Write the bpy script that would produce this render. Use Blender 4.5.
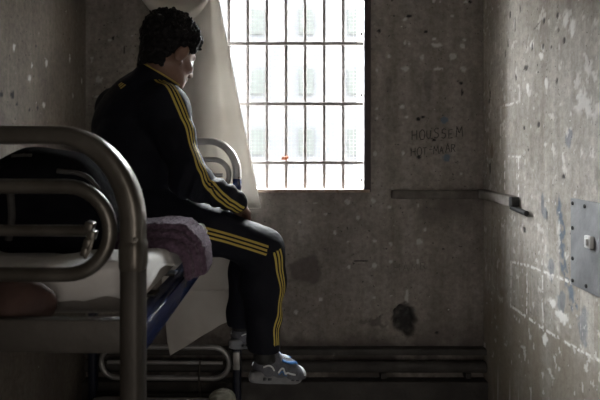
import bpy, math, random
import numpy as np
from mathutils import Vector, Matrix
from mathutils.bvhtree import BVHTree

random.seed(7)
rng = np.random.default_rng(7)
for o in list(bpy.data.objects):
    bpy.data.objects.remove(o)
SC = bpy.context.scene
COL = SC.collection

# ------------------------------------------------------------------ camera, world, light, exposure
ZC = 1.65          # eye height of the photographer
F = 583.0          # focal length in pixels of the 600 px frame
VX, VY = 280.0, 145.0
cam = bpy.data.cameras.new('camera')
cam.lens = F / 600 * 36
cam.sensor_width = 36
cam.shift_x = (300 - VX) / 600
cam.shift_y = -(200 - VY) / 600
cam.clip_start = 0.02
cam.dof.use_dof = True
cam.dof.focus_distance = 2.25
cam.dof.aperture_fstop = 5.6
co = bpy.data.objects.new('camera', cam)
co.location = (0, 0, ZC)
co.rotation_euler = (math.pi / 2, 0, 0)
COL.objects.link(co)
SC.camera = co

world = bpy.data.worlds.new('overcast_sky')
SC.world = world
world.use_nodes = True
bg = world.node_tree.nodes['Background']
bg.inputs[0].default_value = (0.93, 0.97, 1.0, 1)
bg.inputs[1].default_value = 90.0

WX0, WX1, WZ0, WZ1 = -0.357, 0.454, ZC - 0.243, ZC + 0.92     # window opening
YB, XL, XR, YF, ZT = 3.15, -1.05, 1.10, -1.6, 2.75            # room
pl = bpy.data.lights.new('window_daylight', 'AREA')           # portal: guides the sky light through the window
pl.shape = 'RECTANGLE'
pl.size = WX1 - WX0
pl.size_y = WZ1 - WZ0
pl.cycles.is_portal = True
po = bpy.data.objects.new('window_daylight', pl)
po.location = ((WX0 + WX1) / 2, YB + 0.33, (WZ0 + WZ1) / 2)
po.rotation_euler = (-math.pi / 2, 0, 0)
COL.objects.link(po)

# added fill lamp behind the camera to brighten the room, no visible source
dl = bpy.data.lights.new('rear_fill', 'AREA')
dl.shape = 'RECTANGLE'
dl.size, dl.size_y = 0.8, 1.9
dl.energy = 15.0
dl.color = (1.0, 0.91, 0.83)
do = bpy.data.objects.new('rear_fill', dl)
do.location = (0.35, YF + 0.06, 1.15)
do.rotation_euler = (math.pi / 2, 0, 0)
COL.objects.link(do)

SC.view_settings.view_transform = 'Standard'
SC.view_settings.look = 'None'
SC.view_settings.exposure = 0.0
SC.view_settings.gamma = 1
SC.view_settings.use_curve_mapping = False
SC.cycles.use_denoising = True
SC.cycles.max_bounces = 12
SC.cycles.diffuse_bounces = 8
SC.cycles.sample_clamp_indirect = 8


def P(px, py, Y):
    return Vector(((px - VX) * Y / F, Y, ZC - (py - VY) * Y / F))


# ------------------------------------------------------------------ helpers
def tag(o, label=None, cat=None, group=None, kind=None):
    if label: o['label'] = label
    if cat: o['category'] = cat
    if group: o['group'] = group
    if kind: o['kind'] = kind
    return o


def link(name, me, mat=None, parent=None):
    o = bpy.data.objects.new(name, me)
    COL.objects.link(o)
    if mat is not None and me is not None:
        for m in (mat if isinstance(mat, (list, tuple)) else [mat]):
            me.materials.append(m)
    if parent is not None:
        o.parent = parent
    return o


def empty(name, loc=(0, 0, 0), rz=0.0):
    o = bpy.data.objects.new(name, None)
    o.empty_display_size = 0.05
    o.location = loc
    o.rotation_euler = (0, 0, rz)
    COL.objects.link(o)
    return o


class MB:
    """collects shapes into one mesh"""
    def __init__(s):
        s.v, s.f = [], []

    def add(s, verts, faces):
        n = len(s.v)
        s.v += [tuple(v) for v in verts]
        s.f += [tuple(i + n for i in f) for f in faces]
        return s

    def box(s, c, d, rot=None, bev=0.0):
        c = Vector(c)
        hx, hy, hz = d[0] / 2, d[1] / 2, d[2] / 2
        if bev <= 0:
            vs = [Vector((x, y, z)) for x in (-hx, hx) for y in (-hy, hy) for z in (-hz, hz)]
            fs = [(0, 1, 3, 2), (4, 6, 7, 5), (0, 4, 5, 1), (2, 3, 7, 6), (0, 2, 6, 4), (1, 5, 7, 3)]
        else:
            b = min(bev, hx * .95, hy * .95, hz * .95)
            import bmesh
            bm = bmesh.new()
            bmesh.ops.create_cube(bm, size=1)
            for v in bm.verts:
                v.co = Vector((v.co.x * d[0], v.co.y * d[1], v.co.z * d[2]))
            bmesh.ops.bevel(bm, geom=bm.edges[:], offset=b, segments=2, profile=.5, affect='EDGES')
            bm.verts.index_update()
            vs = [v.co.copy() for v in bm.verts]
            fs = [tuple(v.index for v in f.verts) for f in bm.faces]
            bm.free()
        if rot is not None:
            vs = [rot @ v for v in vs]
        return s.add([c + v for v in vs], fs)

    def tube(s, pts, r, n=14, closed=False, flat=1.0, flat_dir=None, sq=1.0):
        pts = [Vector(p) for p in pts]
        m = len(pts)
        rs = r if isinstance(r, (list, tuple)) else [r] * m
        T = []
        for i in range(m):
            if closed:
                t = pts[(i + 1) % m] - pts[i - 1]
            else:
                t = pts[min(i + 1, m - 1)] - pts[max(i - 1, 0)]
            T.append(t.normalized())
        up = Vector((0, 0, 1)) if abs(T[0].z) < .9 else Vector((0, 1, 0))
        if flat_dir is not None:
            up = Vector(flat_dir)
        u = (up - T[0] * up.dot(T[0])).normalized()
        vs = []
        for i in range(m):
            if flat_dir is not None:
                u = Vector(flat_dir)
            u = (u - T[i] * u.dot(T[i])).normalized()
            w = T[i].cross(u)
            for k in range(n):
                a = 2 * math.pi * k / n
                ca, sa = math.cos(a), math.sin(a)
                if sq != 1: ca, sa = math.copysign(abs(ca) ** sq, ca), math.copysign(abs(sa) ** sq, sa)
                vs.append(pts[i] + (u * ca * flat + w * sa) * rs[i])
        fs = []
        for i in range(m if closed else m - 1):
            j = (i + 1) % m
            for k in range(n):
                l = (k + 1) % n
                fs.append((i * n + k, j * n + k, j * n + l, i * n + l))
        if not closed:
            fs.append(tuple(range(n))[::-1])
            fs.append(tuple((m - 1) * n + k for k in range(n)))
        fs = [f[::-1] for f in fs]
        return s.add(vs, fs)

    def build(s, name, mat=None, parent=None, smooth=True):
        me = bpy.data.meshes.new(name)
        me.from_pydata(s.v, [], s.f)
        import bmesh
        bm = bmesh.new()
        bm.from_mesh(me)
        bmesh.ops.recalc_face_normals(bm, faces=bm.faces[:])
        bm.to_mesh(me)
        bm.free()
        if smooth:
            me.polygons.foreach_set('use_smooth', [True] * len(me.polygons))
            me.update()
            try:
                me.set_sharp_from_angle(angle=math.radians(40))
            except Exception:
                pass
        return link(name, me, mat, parent)


def np_mesh(name, V, Q, smooth=True):
    V = np.asarray(V, dtype=np.float32)
    Q = np.asarray(Q, dtype=np.int32)
    me = bpy.data.meshes.new(name)
    me.vertices.add(len(V))
    me.vertices.foreach_set('co', V.ravel())
    me.loops.add(Q.size)
    me.loops.foreach_set('vertex_index', Q.ravel())
    me.polygons.add(len(Q))
    me.polygons.foreach_set('loop_start', np.arange(0, Q.size, Q.shape[1], dtype=np.int32))
    me.polygons.foreach_set('loop_total', np.full(len(Q), Q.shape[1], dtype=np.int32))
    me.polygons.foreach_set('use_smooth', np.full(len(Q), smooth, dtype=bool))
    me.update(calc_edges=True)
    me.validate()
    return me


def set_attr(me, name, vals):
    a = me.attributes.new(name, 'FLOAT', 'POINT')
    a.data.foreach_set('value', np.asarray(vals, dtype=np.float32))


def curve_pts(pts, n=12):
    """Catmull-Rom through pts"""
    pts = [Vector(p) for p in pts]
    out = []
    for i in range(len(pts) - 1):
        p0, p1, p2, p3 = pts[max(i - 1, 0)], pts[i], pts[i + 1], pts[min(i + 2, len(pts) - 1)]
        for k in range(n):
            t = k / n
            out.append(.5 * ((2 * p1) + (p2 - p0) * t + (2 * p0 - 5 * p1 + 4 * p2 - p3) * t * t
                             + (3 * p1 - p0 - 3 * p2 + p3) * t ** 3))
    out.append(pts[-1])
    return out


# value noise for hand-shaped stains
_tab = rng.random((256, 256))


def vnoise(x, y):
    xi, yi = np.floor(x).astype(int), np.floor(y).astype(int)
    fx, fy = x - xi, y - yi
    fx, fy = fx * fx * (3 - 2 * fx), fy * fy * (3 - 2 * fy)
    g = lambda a, b: _tab[a % 256, b % 256]
    return (g(xi, yi) * (1 - fx) * (1 - fy) + g(xi + 1, yi) * fx * (1 - fy)
            + g(xi, yi + 1) * (1 - fx) * fy + g(xi + 1, yi + 1) * fx * fy)


def fbm(x, y, o=4):
    s, a, t = 0, .5, 0
    for i in range(o):
        s = s + a * vnoise(x * 2 ** i + 17 * i, y * 2 ** i + 31 * i)
        t += a
        a *= .55
    return s / t


def sstep(a, b, x):
    t = np.clip((x - a) / (b - a), 0, 1)
    return t * t * (3 - 2 * t)


# ---- signed-distance sculpting
class SDF:
    def __init__(s, lo, hi, h):
        s.lo = np.array(lo, float)
        s.h = h
        s.n = np.ceil((np.array(hi, float) - s.lo) / h).astype(int) + 1
        s.V = np.full(tuple(s.n), 0.3, dtype=np.float32)

    def _sl(s, lo, hi):
        a = np.clip(np.floor((np.array(lo) - s.lo) / s.h).astype(int), 0, s.n)
        b = np.clip(np.ceil((np.array(hi) - s.lo) / s.h).astype(int) + 1, 0, s.n)
        if np.any(b <= a): return None, None
        ax = [np.float32(s.lo[i] + s.h * np.arange(a[i], b[i])) for i in range(3)]
        return tuple(slice(a[i], b[i]) for i in range(3)), np.meshgrid(*ax, indexing='ij', sparse=True)

    def _mix(s, sl, d, k, op):
        A = s.V[sl]
        if op == 'sub':
            d = -d
            h = np.clip(k - np.abs(A - d), 0, None) / k
            s.V[sl] = np.maximum(A, d) + h * h * k / 4
        else:
            h = np.clip(k - np.abs(A - d), 0, None) / k
            s.V[sl] = np.minimum(A, d) - h * h * k / 4

    def cone(s, a, b, ra, rb=None, k=.02, op='add'):
        rb = ra if rb is None else rb
        a, b = np.array(a, float), np.array(b, float)
        m = max(ra, rb) + k + 3 * s.h
        sl, g = s._sl(np.minimum(a, b) - m, np.maximum(a, b) + m)
        if sl is None: return s
        ab = b - a
        L2 = max(ab @ ab, 1e-9)
        t = np.clip(((g[0] - a[0]) * ab[0] + (g[1] - a[1]) * ab[1] + (g[2] - a[2]) * ab[2]) / L2, 0, 1)
        d = np.sqrt((g[0] - a[0] - t * ab[0]) ** 2 + (g[1] - a[1] - t * ab[1]) ** 2 + (g[2] - a[2] - t * ab[2]) ** 2)
        s._mix(sl, d - (ra + (rb - ra) * t), k, op)
        return s

    def chain(s, pts, rs, k=.02):
        for i in range(len(pts) - 1):
            s.cone(pts[i], pts[i + 1], rs[i], rs[i + 1], k)
        return s

    def ell(s, c, r, ax=None, k=.02, op='add'):
        c = np.array(c, float)
        r = np.array(r, float)
        ax = np.eye(3) if ax is None else np.array(ax, float)
        m = r.max() + k + 3 * s.h
        sl, g = s._sl(c - m, c + m)
        if sl is None: return s
        q = [(g[0] - c[0]) * ax[i][0] + (g[1] - c[1]) * ax[i][1] + (g[2] - c[2]) * ax[i][2] for i in range(3)]
        k0 = np.sqrt(sum((q[i] / r[i]) ** 2 for i in range(3)))
        k1 = np.sqrt(sum((q[i] / r[i] ** 2) ** 2 for i in range(3))) + 1e-9
        s._mix(sl, k0 * (k0 - 1) / k1, k, op)
        return s

    def box(s, c, hd, ax=None, rr=.01, k=.01, op='add'):
        c = np.array(c, float)
        hd = np.array(hd, float) - rr
        ax = np.eye(3) if ax is None else np.array(ax, float)
        m = np.linalg.norm(hd) + rr + k + 3 * s.h
        sl, g = s._sl(c - m, c + m)
        if sl is None: return s
        q = [np.abs((g[0] - c[0]) * ax[i][0] + (g[1] - c[1]) * ax[i][1] + (g[2] - c[2]) * ax[i][2]) - hd[i] for i in range(3)]
        d = np.sqrt(sum(np.maximum(x, 0) ** 2 for x in q)) + np.minimum(np.maximum(np.maximum(q[0], q[1]), q[2]), 0) - rr
        s._mix(sl, d, k, op)
        return s

    def grid(s):
        ax = [np.float32(s.lo[i] + s.h * np.arange(s.n[i])) for i in range(3)]
        return np.meshgrid(*ax, indexing='ij', sparse=True)

    def disp(s, fn):
        g = s.grid()
        s.V = (s.V + fn(*g)).astype(np.float32)
        return s

    def mesh(s, name, smooth_it=2):
        V = s.V
        ins = V < 0
        ins[0] = ins[-1] = False
        ins[:, 0] = ins[:, -1] = False
        ins[:, :, 0] = ins[:, :, -1] = False
        V = np.where(ins, np.minimum(V, -1e-6), np.maximum(V, 1e-6))
        c = np.zeros(tuple(s.n - 1), np.uint8)
        offs = [(i, j, k) for i in (0, 1) for j in (0, 1) for k in (0, 1)]
        n = s.n
        for (i, j, k) in offs:
            c += ins[i:n[0] - 1 + i, j:n[1] - 1 + j, k:n[2] - 1 + k]
        act = (c > 0) & (c < 8)
        ijk = np.argwhere(act)
        idx = np.full(act.shape, -1, np.int32)
        idx[act] = np.arange(len(ijk))
        pos = np.zeros((len(ijk), 3))
        cnt = np.zeros(len(ijk))
        val = {o: V[ijk[:, 0] + o[0], ijk[:, 1] + o[1], ijk[:, 2] + o[2]] for o in offs}
        for a in offs:
            for d in range(3):
                if a[d] == 1: continue
                b = list(a); b[d] = 1; b = tuple(b)
                va, vb = val[a], val[b]
                x = (va < 0) != (vb < 0)
                t = np.where(x, va / np.where(x, va - vb, 1), 0)
                p = np.tile(np.array(a, float), (len(ijk), 1))
                p[:, d] += t
                pos += p * x[:, None]
                cnt += x
        pos = (ijk + pos / cnt[:, None]) * s.h + s.lo
        quads = []
        for d in range(3):
            u, w = (d + 1) % 3, (d + 2) % 3
            sa = [slice(None)] * 3; sb = [slice(None)] * 3
            sa[d] = slice(0, -1); sb[d] = slice(1, None)
            A, B = ins[tuple(sa)], ins[tuple(sb)]
            e = np.argwhere(A != B)
            e = e[(e[:, u] > 0) & (e[:, w] > 0) & (e[:, u] < n[u] - 1) & (e[:, w] < n[w] - 1)]
            fl = A[e[:, 0], e[:, 1], e[:, 2]]
            def cell(du, dw):
                q = e.copy(); q[:, u] -= du; q[:, w] -= dw
                return idx[q[:, 0], q[:, 1], q[:, 2]]
            q = np.stack([cell(1, 1), cell(0, 1), cell(0, 0), cell(1, 0)], 1)
            q[~fl] = q[~fl][:, ::-1]
            quads.append(q)
        Q = np.concatenate(quads)
        for _ in range(smooth_it):
            acc = np.zeros_like(pos); cn = np.zeros(len(pos))
            for k in range(4):
                i, j = Q[:, k], Q[:, (k + 1) % 4]
                for dd in range(3):
                    acc[:, dd] += np.bincount(i, pos[j, dd], len(pos)) + np.bincount(j, pos[i, dd], len(pos))
                cn += np.bincount(i, minlength=len(pos)) + np.bincount(j, minlength=len(pos))
            pos = pos * .5 + .5 * acc / np.maximum(cn, 1)[:, None]
        return np_mesh(name, pos, Q)


# ------------------------------------------------------------------ materials
def nodes_of(name):
    m = bpy.data.materials.new(name)
    m.use_nodes = True
    nt = m.node_tree
    return m, nt, nt.nodes['Principled BSDF']


def mat(name, c1, c2=None, rough=.6, metal=0.0, scale=12, bump=0.0, bscale=60, spec=.5, sheen=0, detail=5, rvar=0.0, coat=0):
    m, nt, b = nodes_of(name)
    N, L = nt.nodes, nt.links
    tc = N.new('ShaderNodeTexCoord')
    if c2 is None: c2 = tuple(x * .75 for x in c1)
    nz = N.new('ShaderNodeTexNoise')
    nz.inputs['Scale'].default_value = scale
    nz.inputs['Detail'].default_value = detail
    L.new(tc.outputs['Object'], nz.inputs['Vector'])
    rp = N.new('ShaderNodeValToRGB')
    rp.color_ramp.elements[0].position = .35
    rp.color_ramp.elements[1].position = .68
    rp.color_ramp.elements[0].color = (*c2, 1)
    rp.color_ramp.elements[1].color = (*c1, 1)
    L.new(nz.outputs['Fac'], rp.inputs['Fac'])
    L.new(rp.outputs['Color'], b.inputs['Base Color'])
    b.inputs['Roughness'].default_value = rough
    b.inputs['Metallic'].default_value = metal
    b.inputs['Specular IOR Level'].default_value = spec
    if rvar:
        mr = N.new('ShaderNodeMapRange')
        mr.inputs['To Min'].default_value = rough - rvar
        mr.inputs['To Max'].default_value = rough + rvar
        L.new(nz.outputs['Fac'], mr.inputs['Value'])
        L.new(mr.outputs['Result'], b.inputs['Roughness'])
    if sheen:
        b.inputs['Sheen Weight'].default_value = sheen
        b.inputs['Sheen Roughness'].default_value = .4
    if coat:
        b.inputs['Coat Weight'].default_value = coat
    if bump:
        n2 = N.new('ShaderNodeTexNoise')
        n2.inputs['Scale'].default_value = bscale
        n2.inputs['Detail'].default_value = 4
        L.new(tc.outputs['Object'], n2.inputs['Vector'])
        bp = N.new('ShaderNodeBump')
        bp.inputs['Strength'].default_value = bump
        bp.inputs['Distance'].default_value = .01
        L.new(n2.outputs['Fac'], bp.inputs['Height'])
        L.new(bp.outputs['Normal'], b.inputs['Normal'])
    return m


def attr_mix(nt, col_socket, attr, color, gain=1.0):
    N, L = nt.nodes, nt.links
    a = N.new('ShaderNodeAttribute'); a.attribute_name = attr
    mul = N.new('ShaderNodeMath'); mul.operation = 'MULTIPLY'; mul.use_clamp = True
    mul.inputs[1].default_value = gain
    L.new(a.outputs['Fac'], mul.inputs[0])
    mx = N.new('ShaderNodeMix'); mx.data_type = 'RGBA'
    L.new(mul.outputs[0], mx.inputs['Factor'])
    L.new(col_socket, mx.inputs['A'])
    mx.inputs['B'].default_value = (*color, 1)
    return mx.outputs['Result']


def wall_mat(name, light, dark, chipc=(.55, .54, .52), stain_tonec=(.07, .06, .055), big=2.2, fine=38, bump=.35):
    m, nt, b = nodes_of(name)
    N, L = nt.nodes, nt.links
    tc = N.new('ShaderNodeTexCoord')
    def noise(sc, det=6, ro=.6, vec=None):
        n = N.new('ShaderNodeTexNoise')
        n.inputs['Scale'].default_value = sc
        n.inputs['Detail'].default_value = det
        n.inputs['Roughness'].default_value = ro
        L.new(vec or tc.outputs['Object'], n.inputs['Vector'])
        return n.outputs['Fac']
    def ramp(f, p0, p1, c0, c1):
        r = N.new('ShaderNodeValToRGB')
        e = r.color_ramp.elements
        e[0].position, e[1].position = p0, p1
        e[0].color, e[1].color = (*c0, 1), (*c1, 1)
        L.new(f, r.inputs['Fac'])
        return r.outputs['Color']
    def mixc(f, a, bcol, mode='MIX'):
        x = N.new('ShaderNodeMix'); x.data_type = 'RGBA'; x.blend_type = mode
        if isinstance(f, float): x.inputs['Factor'].default_value = f
        else: L.new(f, x.inputs['Factor'])
        L.new(a, x.inputs['A'])
        if isinstance(bcol, tuple): x.inputs['B'].default_value = (*bcol, 1)
        else: L.new(bcol, x.inputs['B'])
        return x.outputs['Result']
    base = ramp(noise(big, 8, .65), .36, .66, dark, light)
    sp = ramp(noise(fine, 6, .7), .3, .7, (.62, .60, .58), (1.12, 1.1, 1.08))
    col = mixc(1.0, base, sp, 'MULTIPLY')
    # vertical runs of dirt
    mp = N.new('ShaderNodeMapping')
    mp.inputs['Scale'].default_value = (14, 14, 1.2)
    L.new(tc.outputs['Object'], mp.inputs['Vector'])
    runs = ramp(noise(1.0, 5, .6, mp.outputs['Vector']), .35, .62, (.74, .71, .67), (1.03, 1.03, 1.03))
    col = mixc(.75, col, runs, 'MULTIPLY')
    # small pits and pale specks
    pit = ramp(noise(62, 2, .5), .27, .31, (1, 1, 1), (0, 0, 0))
    col = mixc(pit, col, tuple(x * .3 for x in dark))
    spk = ramp(noise(40, 3, .6), .72, .75, (0, 0, 0), (1, 1, 1))
    col = mixc(spk, col, chipc)
    col = attr_mix(nt, col, 'stain_tone', stain_tonec)
    col = attr_mix(nt, col, 'blue', (.10, .14, .19))
    col = attr_mix(nt, col, 'chip', chipc)
    col = attr_mix(nt, col, 'pit', (.012, .012, .013))
    L.new(col, b.inputs['Base Color'])
    b.inputs['Roughness'].default_value = .72
    b.inputs['Specular IOR Level'].default_value = .3
    bp = N.new('ShaderNodeBump')
    bp.inputs['Strength'].default_value = bump
    bp.inputs['Distance'].default_value = .012
    L.new(noise(24, 8, .7), bp.inputs['Height'])
    L.new(bp.outputs['Normal'], b.inputs['Normal'])
    return m


M = {}
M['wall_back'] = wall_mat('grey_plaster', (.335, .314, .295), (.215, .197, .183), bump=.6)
M['wall_right'] = wall_mat('worn_pale_paint', (.56, .54, .50), (.38, .36, .325), chipc=(.78, .77, .74), stain_tonec=(.20, .165, .12), big=3.0, fine=30)
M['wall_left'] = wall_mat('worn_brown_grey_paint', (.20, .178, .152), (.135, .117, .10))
M['plain_wall'] = mat('dull_wall_paint', (.42, .39, .35), (.32, .3, .27), .8, scale=3, bump=.2)
M['floor'] = mat('grey_concrete_floor', (.36, .345, .325), (.27, .255, .24), .7, scale=4, bump=.3)
M['ceiling'] = mat('stained_ceiling_paint', (.24, .225, .205), (.18, .165, .15), .9, scale=3, bump=.2)
M['reveal'] = mat('whitewashed_reveal', (.72, .70, .66), (.58, .55, .5), .8, scale=9, bump=.3)
M['frame'] = mat('dark_rusty_frame', (.045, .032, .036), (.03, .022, .024), .6, scale=20, bump=.2)
M['bar'] = mat('grey_painted_bar', (.30, .285, .28), (.2, .18, .175), .55, scale=40, bump=.2)
M['wire'] = mat('galvanised_wire', (.28, .28, .28), (.2, .2, .2), .5, .3)
M['rust_sill'] = mat('rust_flecked_sill', (.40, .33, .28), (.22, .14, .09), .7, scale=30, bump=.4)
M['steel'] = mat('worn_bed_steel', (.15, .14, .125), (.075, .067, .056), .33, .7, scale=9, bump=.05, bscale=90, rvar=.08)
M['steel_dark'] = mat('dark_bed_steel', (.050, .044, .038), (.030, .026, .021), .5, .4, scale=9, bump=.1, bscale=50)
M['steel_lit_pale'] = mat('lit_pale_bed_steel', (.42, .42, .42), (.30, .29, .28), .4, .5, scale=12, bump=.06)  # far end: same bed steel with window light painted in; bracket is pale itself
M['blue_paint'] = mat('glossy_blue_paint', (.016, .032, .125), (.010, .02, .075), .18, 0, scale=18, bump=.02, coat=.5)
M['blue_dark'] = mat('dull_dark_blue_paint', (.012, .016, .034), (.008, .010, .02), .45, 0, scale=18, bump=.05)
M['bolt'] = mat('bright_bolt', (.6, .58, .55), (.4, .38, .35), .25, .9)
M['sheet'] = mat('white_sheet', (.72, .71, .70), (.62, .60, .58), .85, scale=6, bump=.35, bscale=26, sheen=.2)
M['mattress'] = mat('grey_mattress', (.33, .31, .29), (.24, .22, .2), .85, scale=8, bump=.2)
M['bag'] = mat('black_nylon', (.007, .007, .009), (.004, .004, .006), .9, scale=20, bump=.2, spec=.04)
M['bag_strap'] = mat('grey_webbing', (.045, .042, .04), (.03, .028, .027), .7, scale=60, bump=.2)
M['brown_cloth'] = mat('red_brown_cloth', (.052, .024, .017), (.032, .015, .012), .8, scale=14, bump=.3)
M['purple_wool'] = mat('mauve_wool', (.14, .092, .135), (.075, .048, .072), .9, scale=90, bump=.9, bscale=160, sheen=.12, spec=.15)
M['khaki_cloth'] = mat('khaki_cloth', (.26, .25, .20), (.18, .17, .13), .85, scale=10, bump=.4)
M['track'] = None
M['skin'] = mat('tan_skin', (.215, .128, .095), (.165, .095, .07), .5, scale=16, bump=.12, bscale=120)
M['hair'] = mat('black_hair', (.008, .007, .0075), (.004, .0035, .004), .6, scale=50, bump=.4, bscale=200, spec=.2)
M['eye'] = mat('eye_white', (.7, .68, .65), (.5, .48, .45), .2)
M['shoe'] = mat('grey_blue_mesh_upper', (.12, .125, .145), (.075, .08, .097), .65, scale=55, bump=.4, bscale=220)
M['sole'] = mat('grey_sole', (.20, .205, .215), (.13, .135, .145), .45, scale=20)
M['shoe_dark'] = mat('dark_heel_rubber', (.035, .04, .05), (.02, .022, .03), .5)
M['shoe_blue'] = mat('blue_shoe_trim', (.04, .15, .36), (.03, .10, .25), .35, scale=40)
M['shoe_white'] = mat('white_shoe_trim', (.72, .74, .76), (.6, .62, .64), .4)
M['graffiti'] = mat('black_marker', (.020, .019, .018), (.045, .042, .04), .9, scale=120)
M['pale_scratch'] = mat('faint_pencil', (.075, .07, .066), (.12, .11, .10), .9, scale=90)
M['plate'] = mat('blue_grey_steel_plate', (.26, .265, .272), (.165, .168, .175), .6, .1, scale=9, bump=.25, bscale=30)
M['plastic_white'] = mat('white_plastic', (.75, .75, .73), (.62, .62, .6), .4)
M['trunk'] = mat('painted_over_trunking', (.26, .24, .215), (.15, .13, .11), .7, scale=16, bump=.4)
M['trunk_dark'] = mat('darker_trunking', (.15, .135, .12), (.08, .07, .062), .8, scale=16, bump=.4)  # darker copy of the trunking colour for the back wall length
M['black'] = mat('black_rubber', (.012, .012, .012), (.008, .008, .008), .6)
M['ledge'] = mat('dirty_dark_paint', (.055, .050, .046), (.032, .029, .027), .8, scale=10, bump=.4)
M['leaf'] = mat('pale_green_leaf', (.17, .24, .09), (.10, .16, .05), .6)
M['bark'] = mat('grey_bark', (.2, .17, .14), (.12, .1, .08), .9)
M['ground'] = mat('pale_gravel', (.45, .43, .4), (.35, .33, .3), .9)
M['facade'] = mat('dark_grey_render', (.0165, .017, .0176), (.014, .0145, .015), 1.0, scale=.6, spec=.05)
M['facade_frame'] = mat('grey_window_frame', (.0130, .0138, .0132), (.012, .0128, .0122), 1.0, spec=.05)
M['pane'] = mat('greenish_pane', (.0122, .0134, .0124), (.0105, .0115, .0107), 1.0, spec=.05)
M['orange'] = mat('orange_tape', (.55, .16, .05), (.4, .1, .03), .6)


def curtain_mat():
    m, nt, b = nodes_of('thin_off_white_cloth')
    N, L = nt.nodes, nt.links
    tc = N.new('ShaderNodeTexCoord')
    nz = N.new('ShaderNodeTexNoise'); nz.inputs['Scale'].default_value = 7
    L.new(tc.outputs['Object'], nz.inputs['Vector'])
    rp = N.new('ShaderNodeValToRGB')
    rp.color_ramp.elements[0].color = (.55, .52, .48, 1)
    rp.color_ramp.elements[1].color = (.70, .68, .64, 1)
    L.new(nz.outputs['Fac'], rp.inputs['Fac'])
    L.new(rp.outputs['Color'], b.inputs['Base Color'])
    b.inputs['Roughness'].default_value = .9
    b.inputs['Specular IOR Level'].default_value = .1
    tr = N.new('ShaderNodeBsdfTranslucent')
    L.new(rp.outputs['Color'], tr.inputs['Color'])
    mx = N.new('ShaderNodeMixShader'); mx.inputs['Fac'].default_value = .28
    L.new(b.outputs[0], mx.inputs[1]); L.new(tr.outputs[0], mx.inputs[2])
    L.new(mx.outputs[0], nt.nodes['Material Output'].inputs['Surface'])
    return m


M['curtain'] = curtain_mat()


def track_mat():
    """navy tracksuit; the attribute 'band' holds metres across the stripe band (9 = no stripes here)"""
    m, nt, b = nodes_of('navy_tracksuit_with_yellow_stripes')
    N, L = nt.nodes, nt.links
    a = N.new('ShaderNodeAttribute'); a.attribute_name = 'band'
    prev = None
    for off in (-.0145, 0, .0145):
        s = N.new('ShaderNodeMath'); s.operation = 'SUBTRACT'; s.inputs[1].default_value = off
        L.new(a.outputs['Fac'], s.inputs[0])
        ab = N.new('ShaderNodeMath'); ab.operation = 'ABSOLUTE'; L.new(s.outputs[0], ab.inputs[0])
        lt = N.new('ShaderNodeMath'); lt.operation = 'LESS_THAN'; lt.inputs[1].default_value = .0041
        L.new(ab.outputs[0], lt.inputs[0])
        if prev is None: prev = lt.outputs[0]
        else:
            mxx = N.new('ShaderNodeMath'); mxx.operation = 'MAXIMUM'
            L.new(prev, mxx.inputs[0]); L.new(lt.outputs[0], mxx.inputs[1]); prev = mxx.outputs[0]
    tc = N.new('ShaderNodeTexCoord')
    nz = N.new('ShaderNodeTexNoise'); nz.inputs['Scale'].default_value = 9
    L.new(tc.outputs['Object'], nz.inputs['Vector'])
    rp = N.new('ShaderNodeValToRGB')
    rp.color_ramp.elements[0].color = (.0055, .006, .010, 1)
    rp.color_ramp.elements[1].color = (.010, .011, .018, 1)
    L.new(nz.outputs['Fac'], rp.inputs['Fac'])
    mx = N.new('ShaderNodeMix'); mx.data_type = 'RGBA'
    L.new(prev, mx.inputs['Factor']); L.new(rp.outputs['Color'], mx.inputs['A'])
    mx.inputs['B'].default_value = (.50, .385, .095, 1)
    L.new(mx.outputs['Result'], b.inputs['Base Color'])
    b.inputs['Roughness'].default_value = .68
    b.inputs['Specular IOR Level'].default_value = .14
    n2 = N.new('ShaderNodeTexNoise'); n2.inputs['Scale'].default_value = 34; n2.inputs['Detail'].default_value = 3
    L.new(tc.outputs['Object'], n2.inputs['Vector'])
    bp = N.new('ShaderNodeBump'); bp.inputs['Strength'].default_value = .35; bp.inputs['Distance'].default_value = .01
    L.new(n2.outputs['Fac'], bp.inputs['Height']); L.new(bp.outputs['Normal'], b.inputs['Normal'])
    return m


M['track'] = track_mat()
M['pocket'] = mat('dull_gold_trim', (.13, .105, .04), None, .7)
M['yellow'] = mat('yellow_piping', (.50, .385, .095), (.4, .3, .07), .6)

# ------------------------------------------------------------------ room
def lines(a, b, fa, fb, fine, coarse):
    """grid lines from a to b, fine between fa and fb"""
    out = []
    if fa > a: out += list(np.linspace(a, fa, max(2, int((fa - a) / coarse) + 1))[:-1])
    out += list(np.linspace(fa, fb, int((fb - fa) / fine) + 1))
    if b > fb: out += list(np.linspace(fb, b, max(2, int((b - fb) / coarse) + 1))[1:])
    return np.array(out)


def spots(U, W, lst, wob=.35, fr=60):
    """soft-edged irregular blobs: lst of (u, w, ru, rw)"""
    out = np.zeros_like(U)
    nz = fbm(U * fr + 50, W * fr + 50, 3) - .5
    for (u, w, ru, rw) in lst:
        m = (np.abs(U - u) < ru * 2.2) & (np.abs(W - w) < rw * 2.2)
        if not m.any(): continue
        d = np.sqrt(((U[m] - u) / ru) ** 2 + ((W[m] - w) / rw) ** 2) + nz[m] * wob * 2
        out[m] = np.maximum(out[m], 1 - sstep(.75, 1.15, d))
    return out


def segdist(U, W, pts):
    d = np.full(U.shape, 9.0)
    for (a, b) in zip(pts[:-1], pts[1:]):
        ax, ay = a; bx, by = b
        L2 = (bx - ax) ** 2 + (by - ay) ** 2 + 1e-12
        t = np.clip(((U - ax) * (bx - ax) + (W - ay) * (by - ay)) / L2, 0, 1)
        d = np.minimum(d, np.hypot(U - ax - t * (bx - ax), W - ay - t * (by - ay)))
    return d


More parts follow.
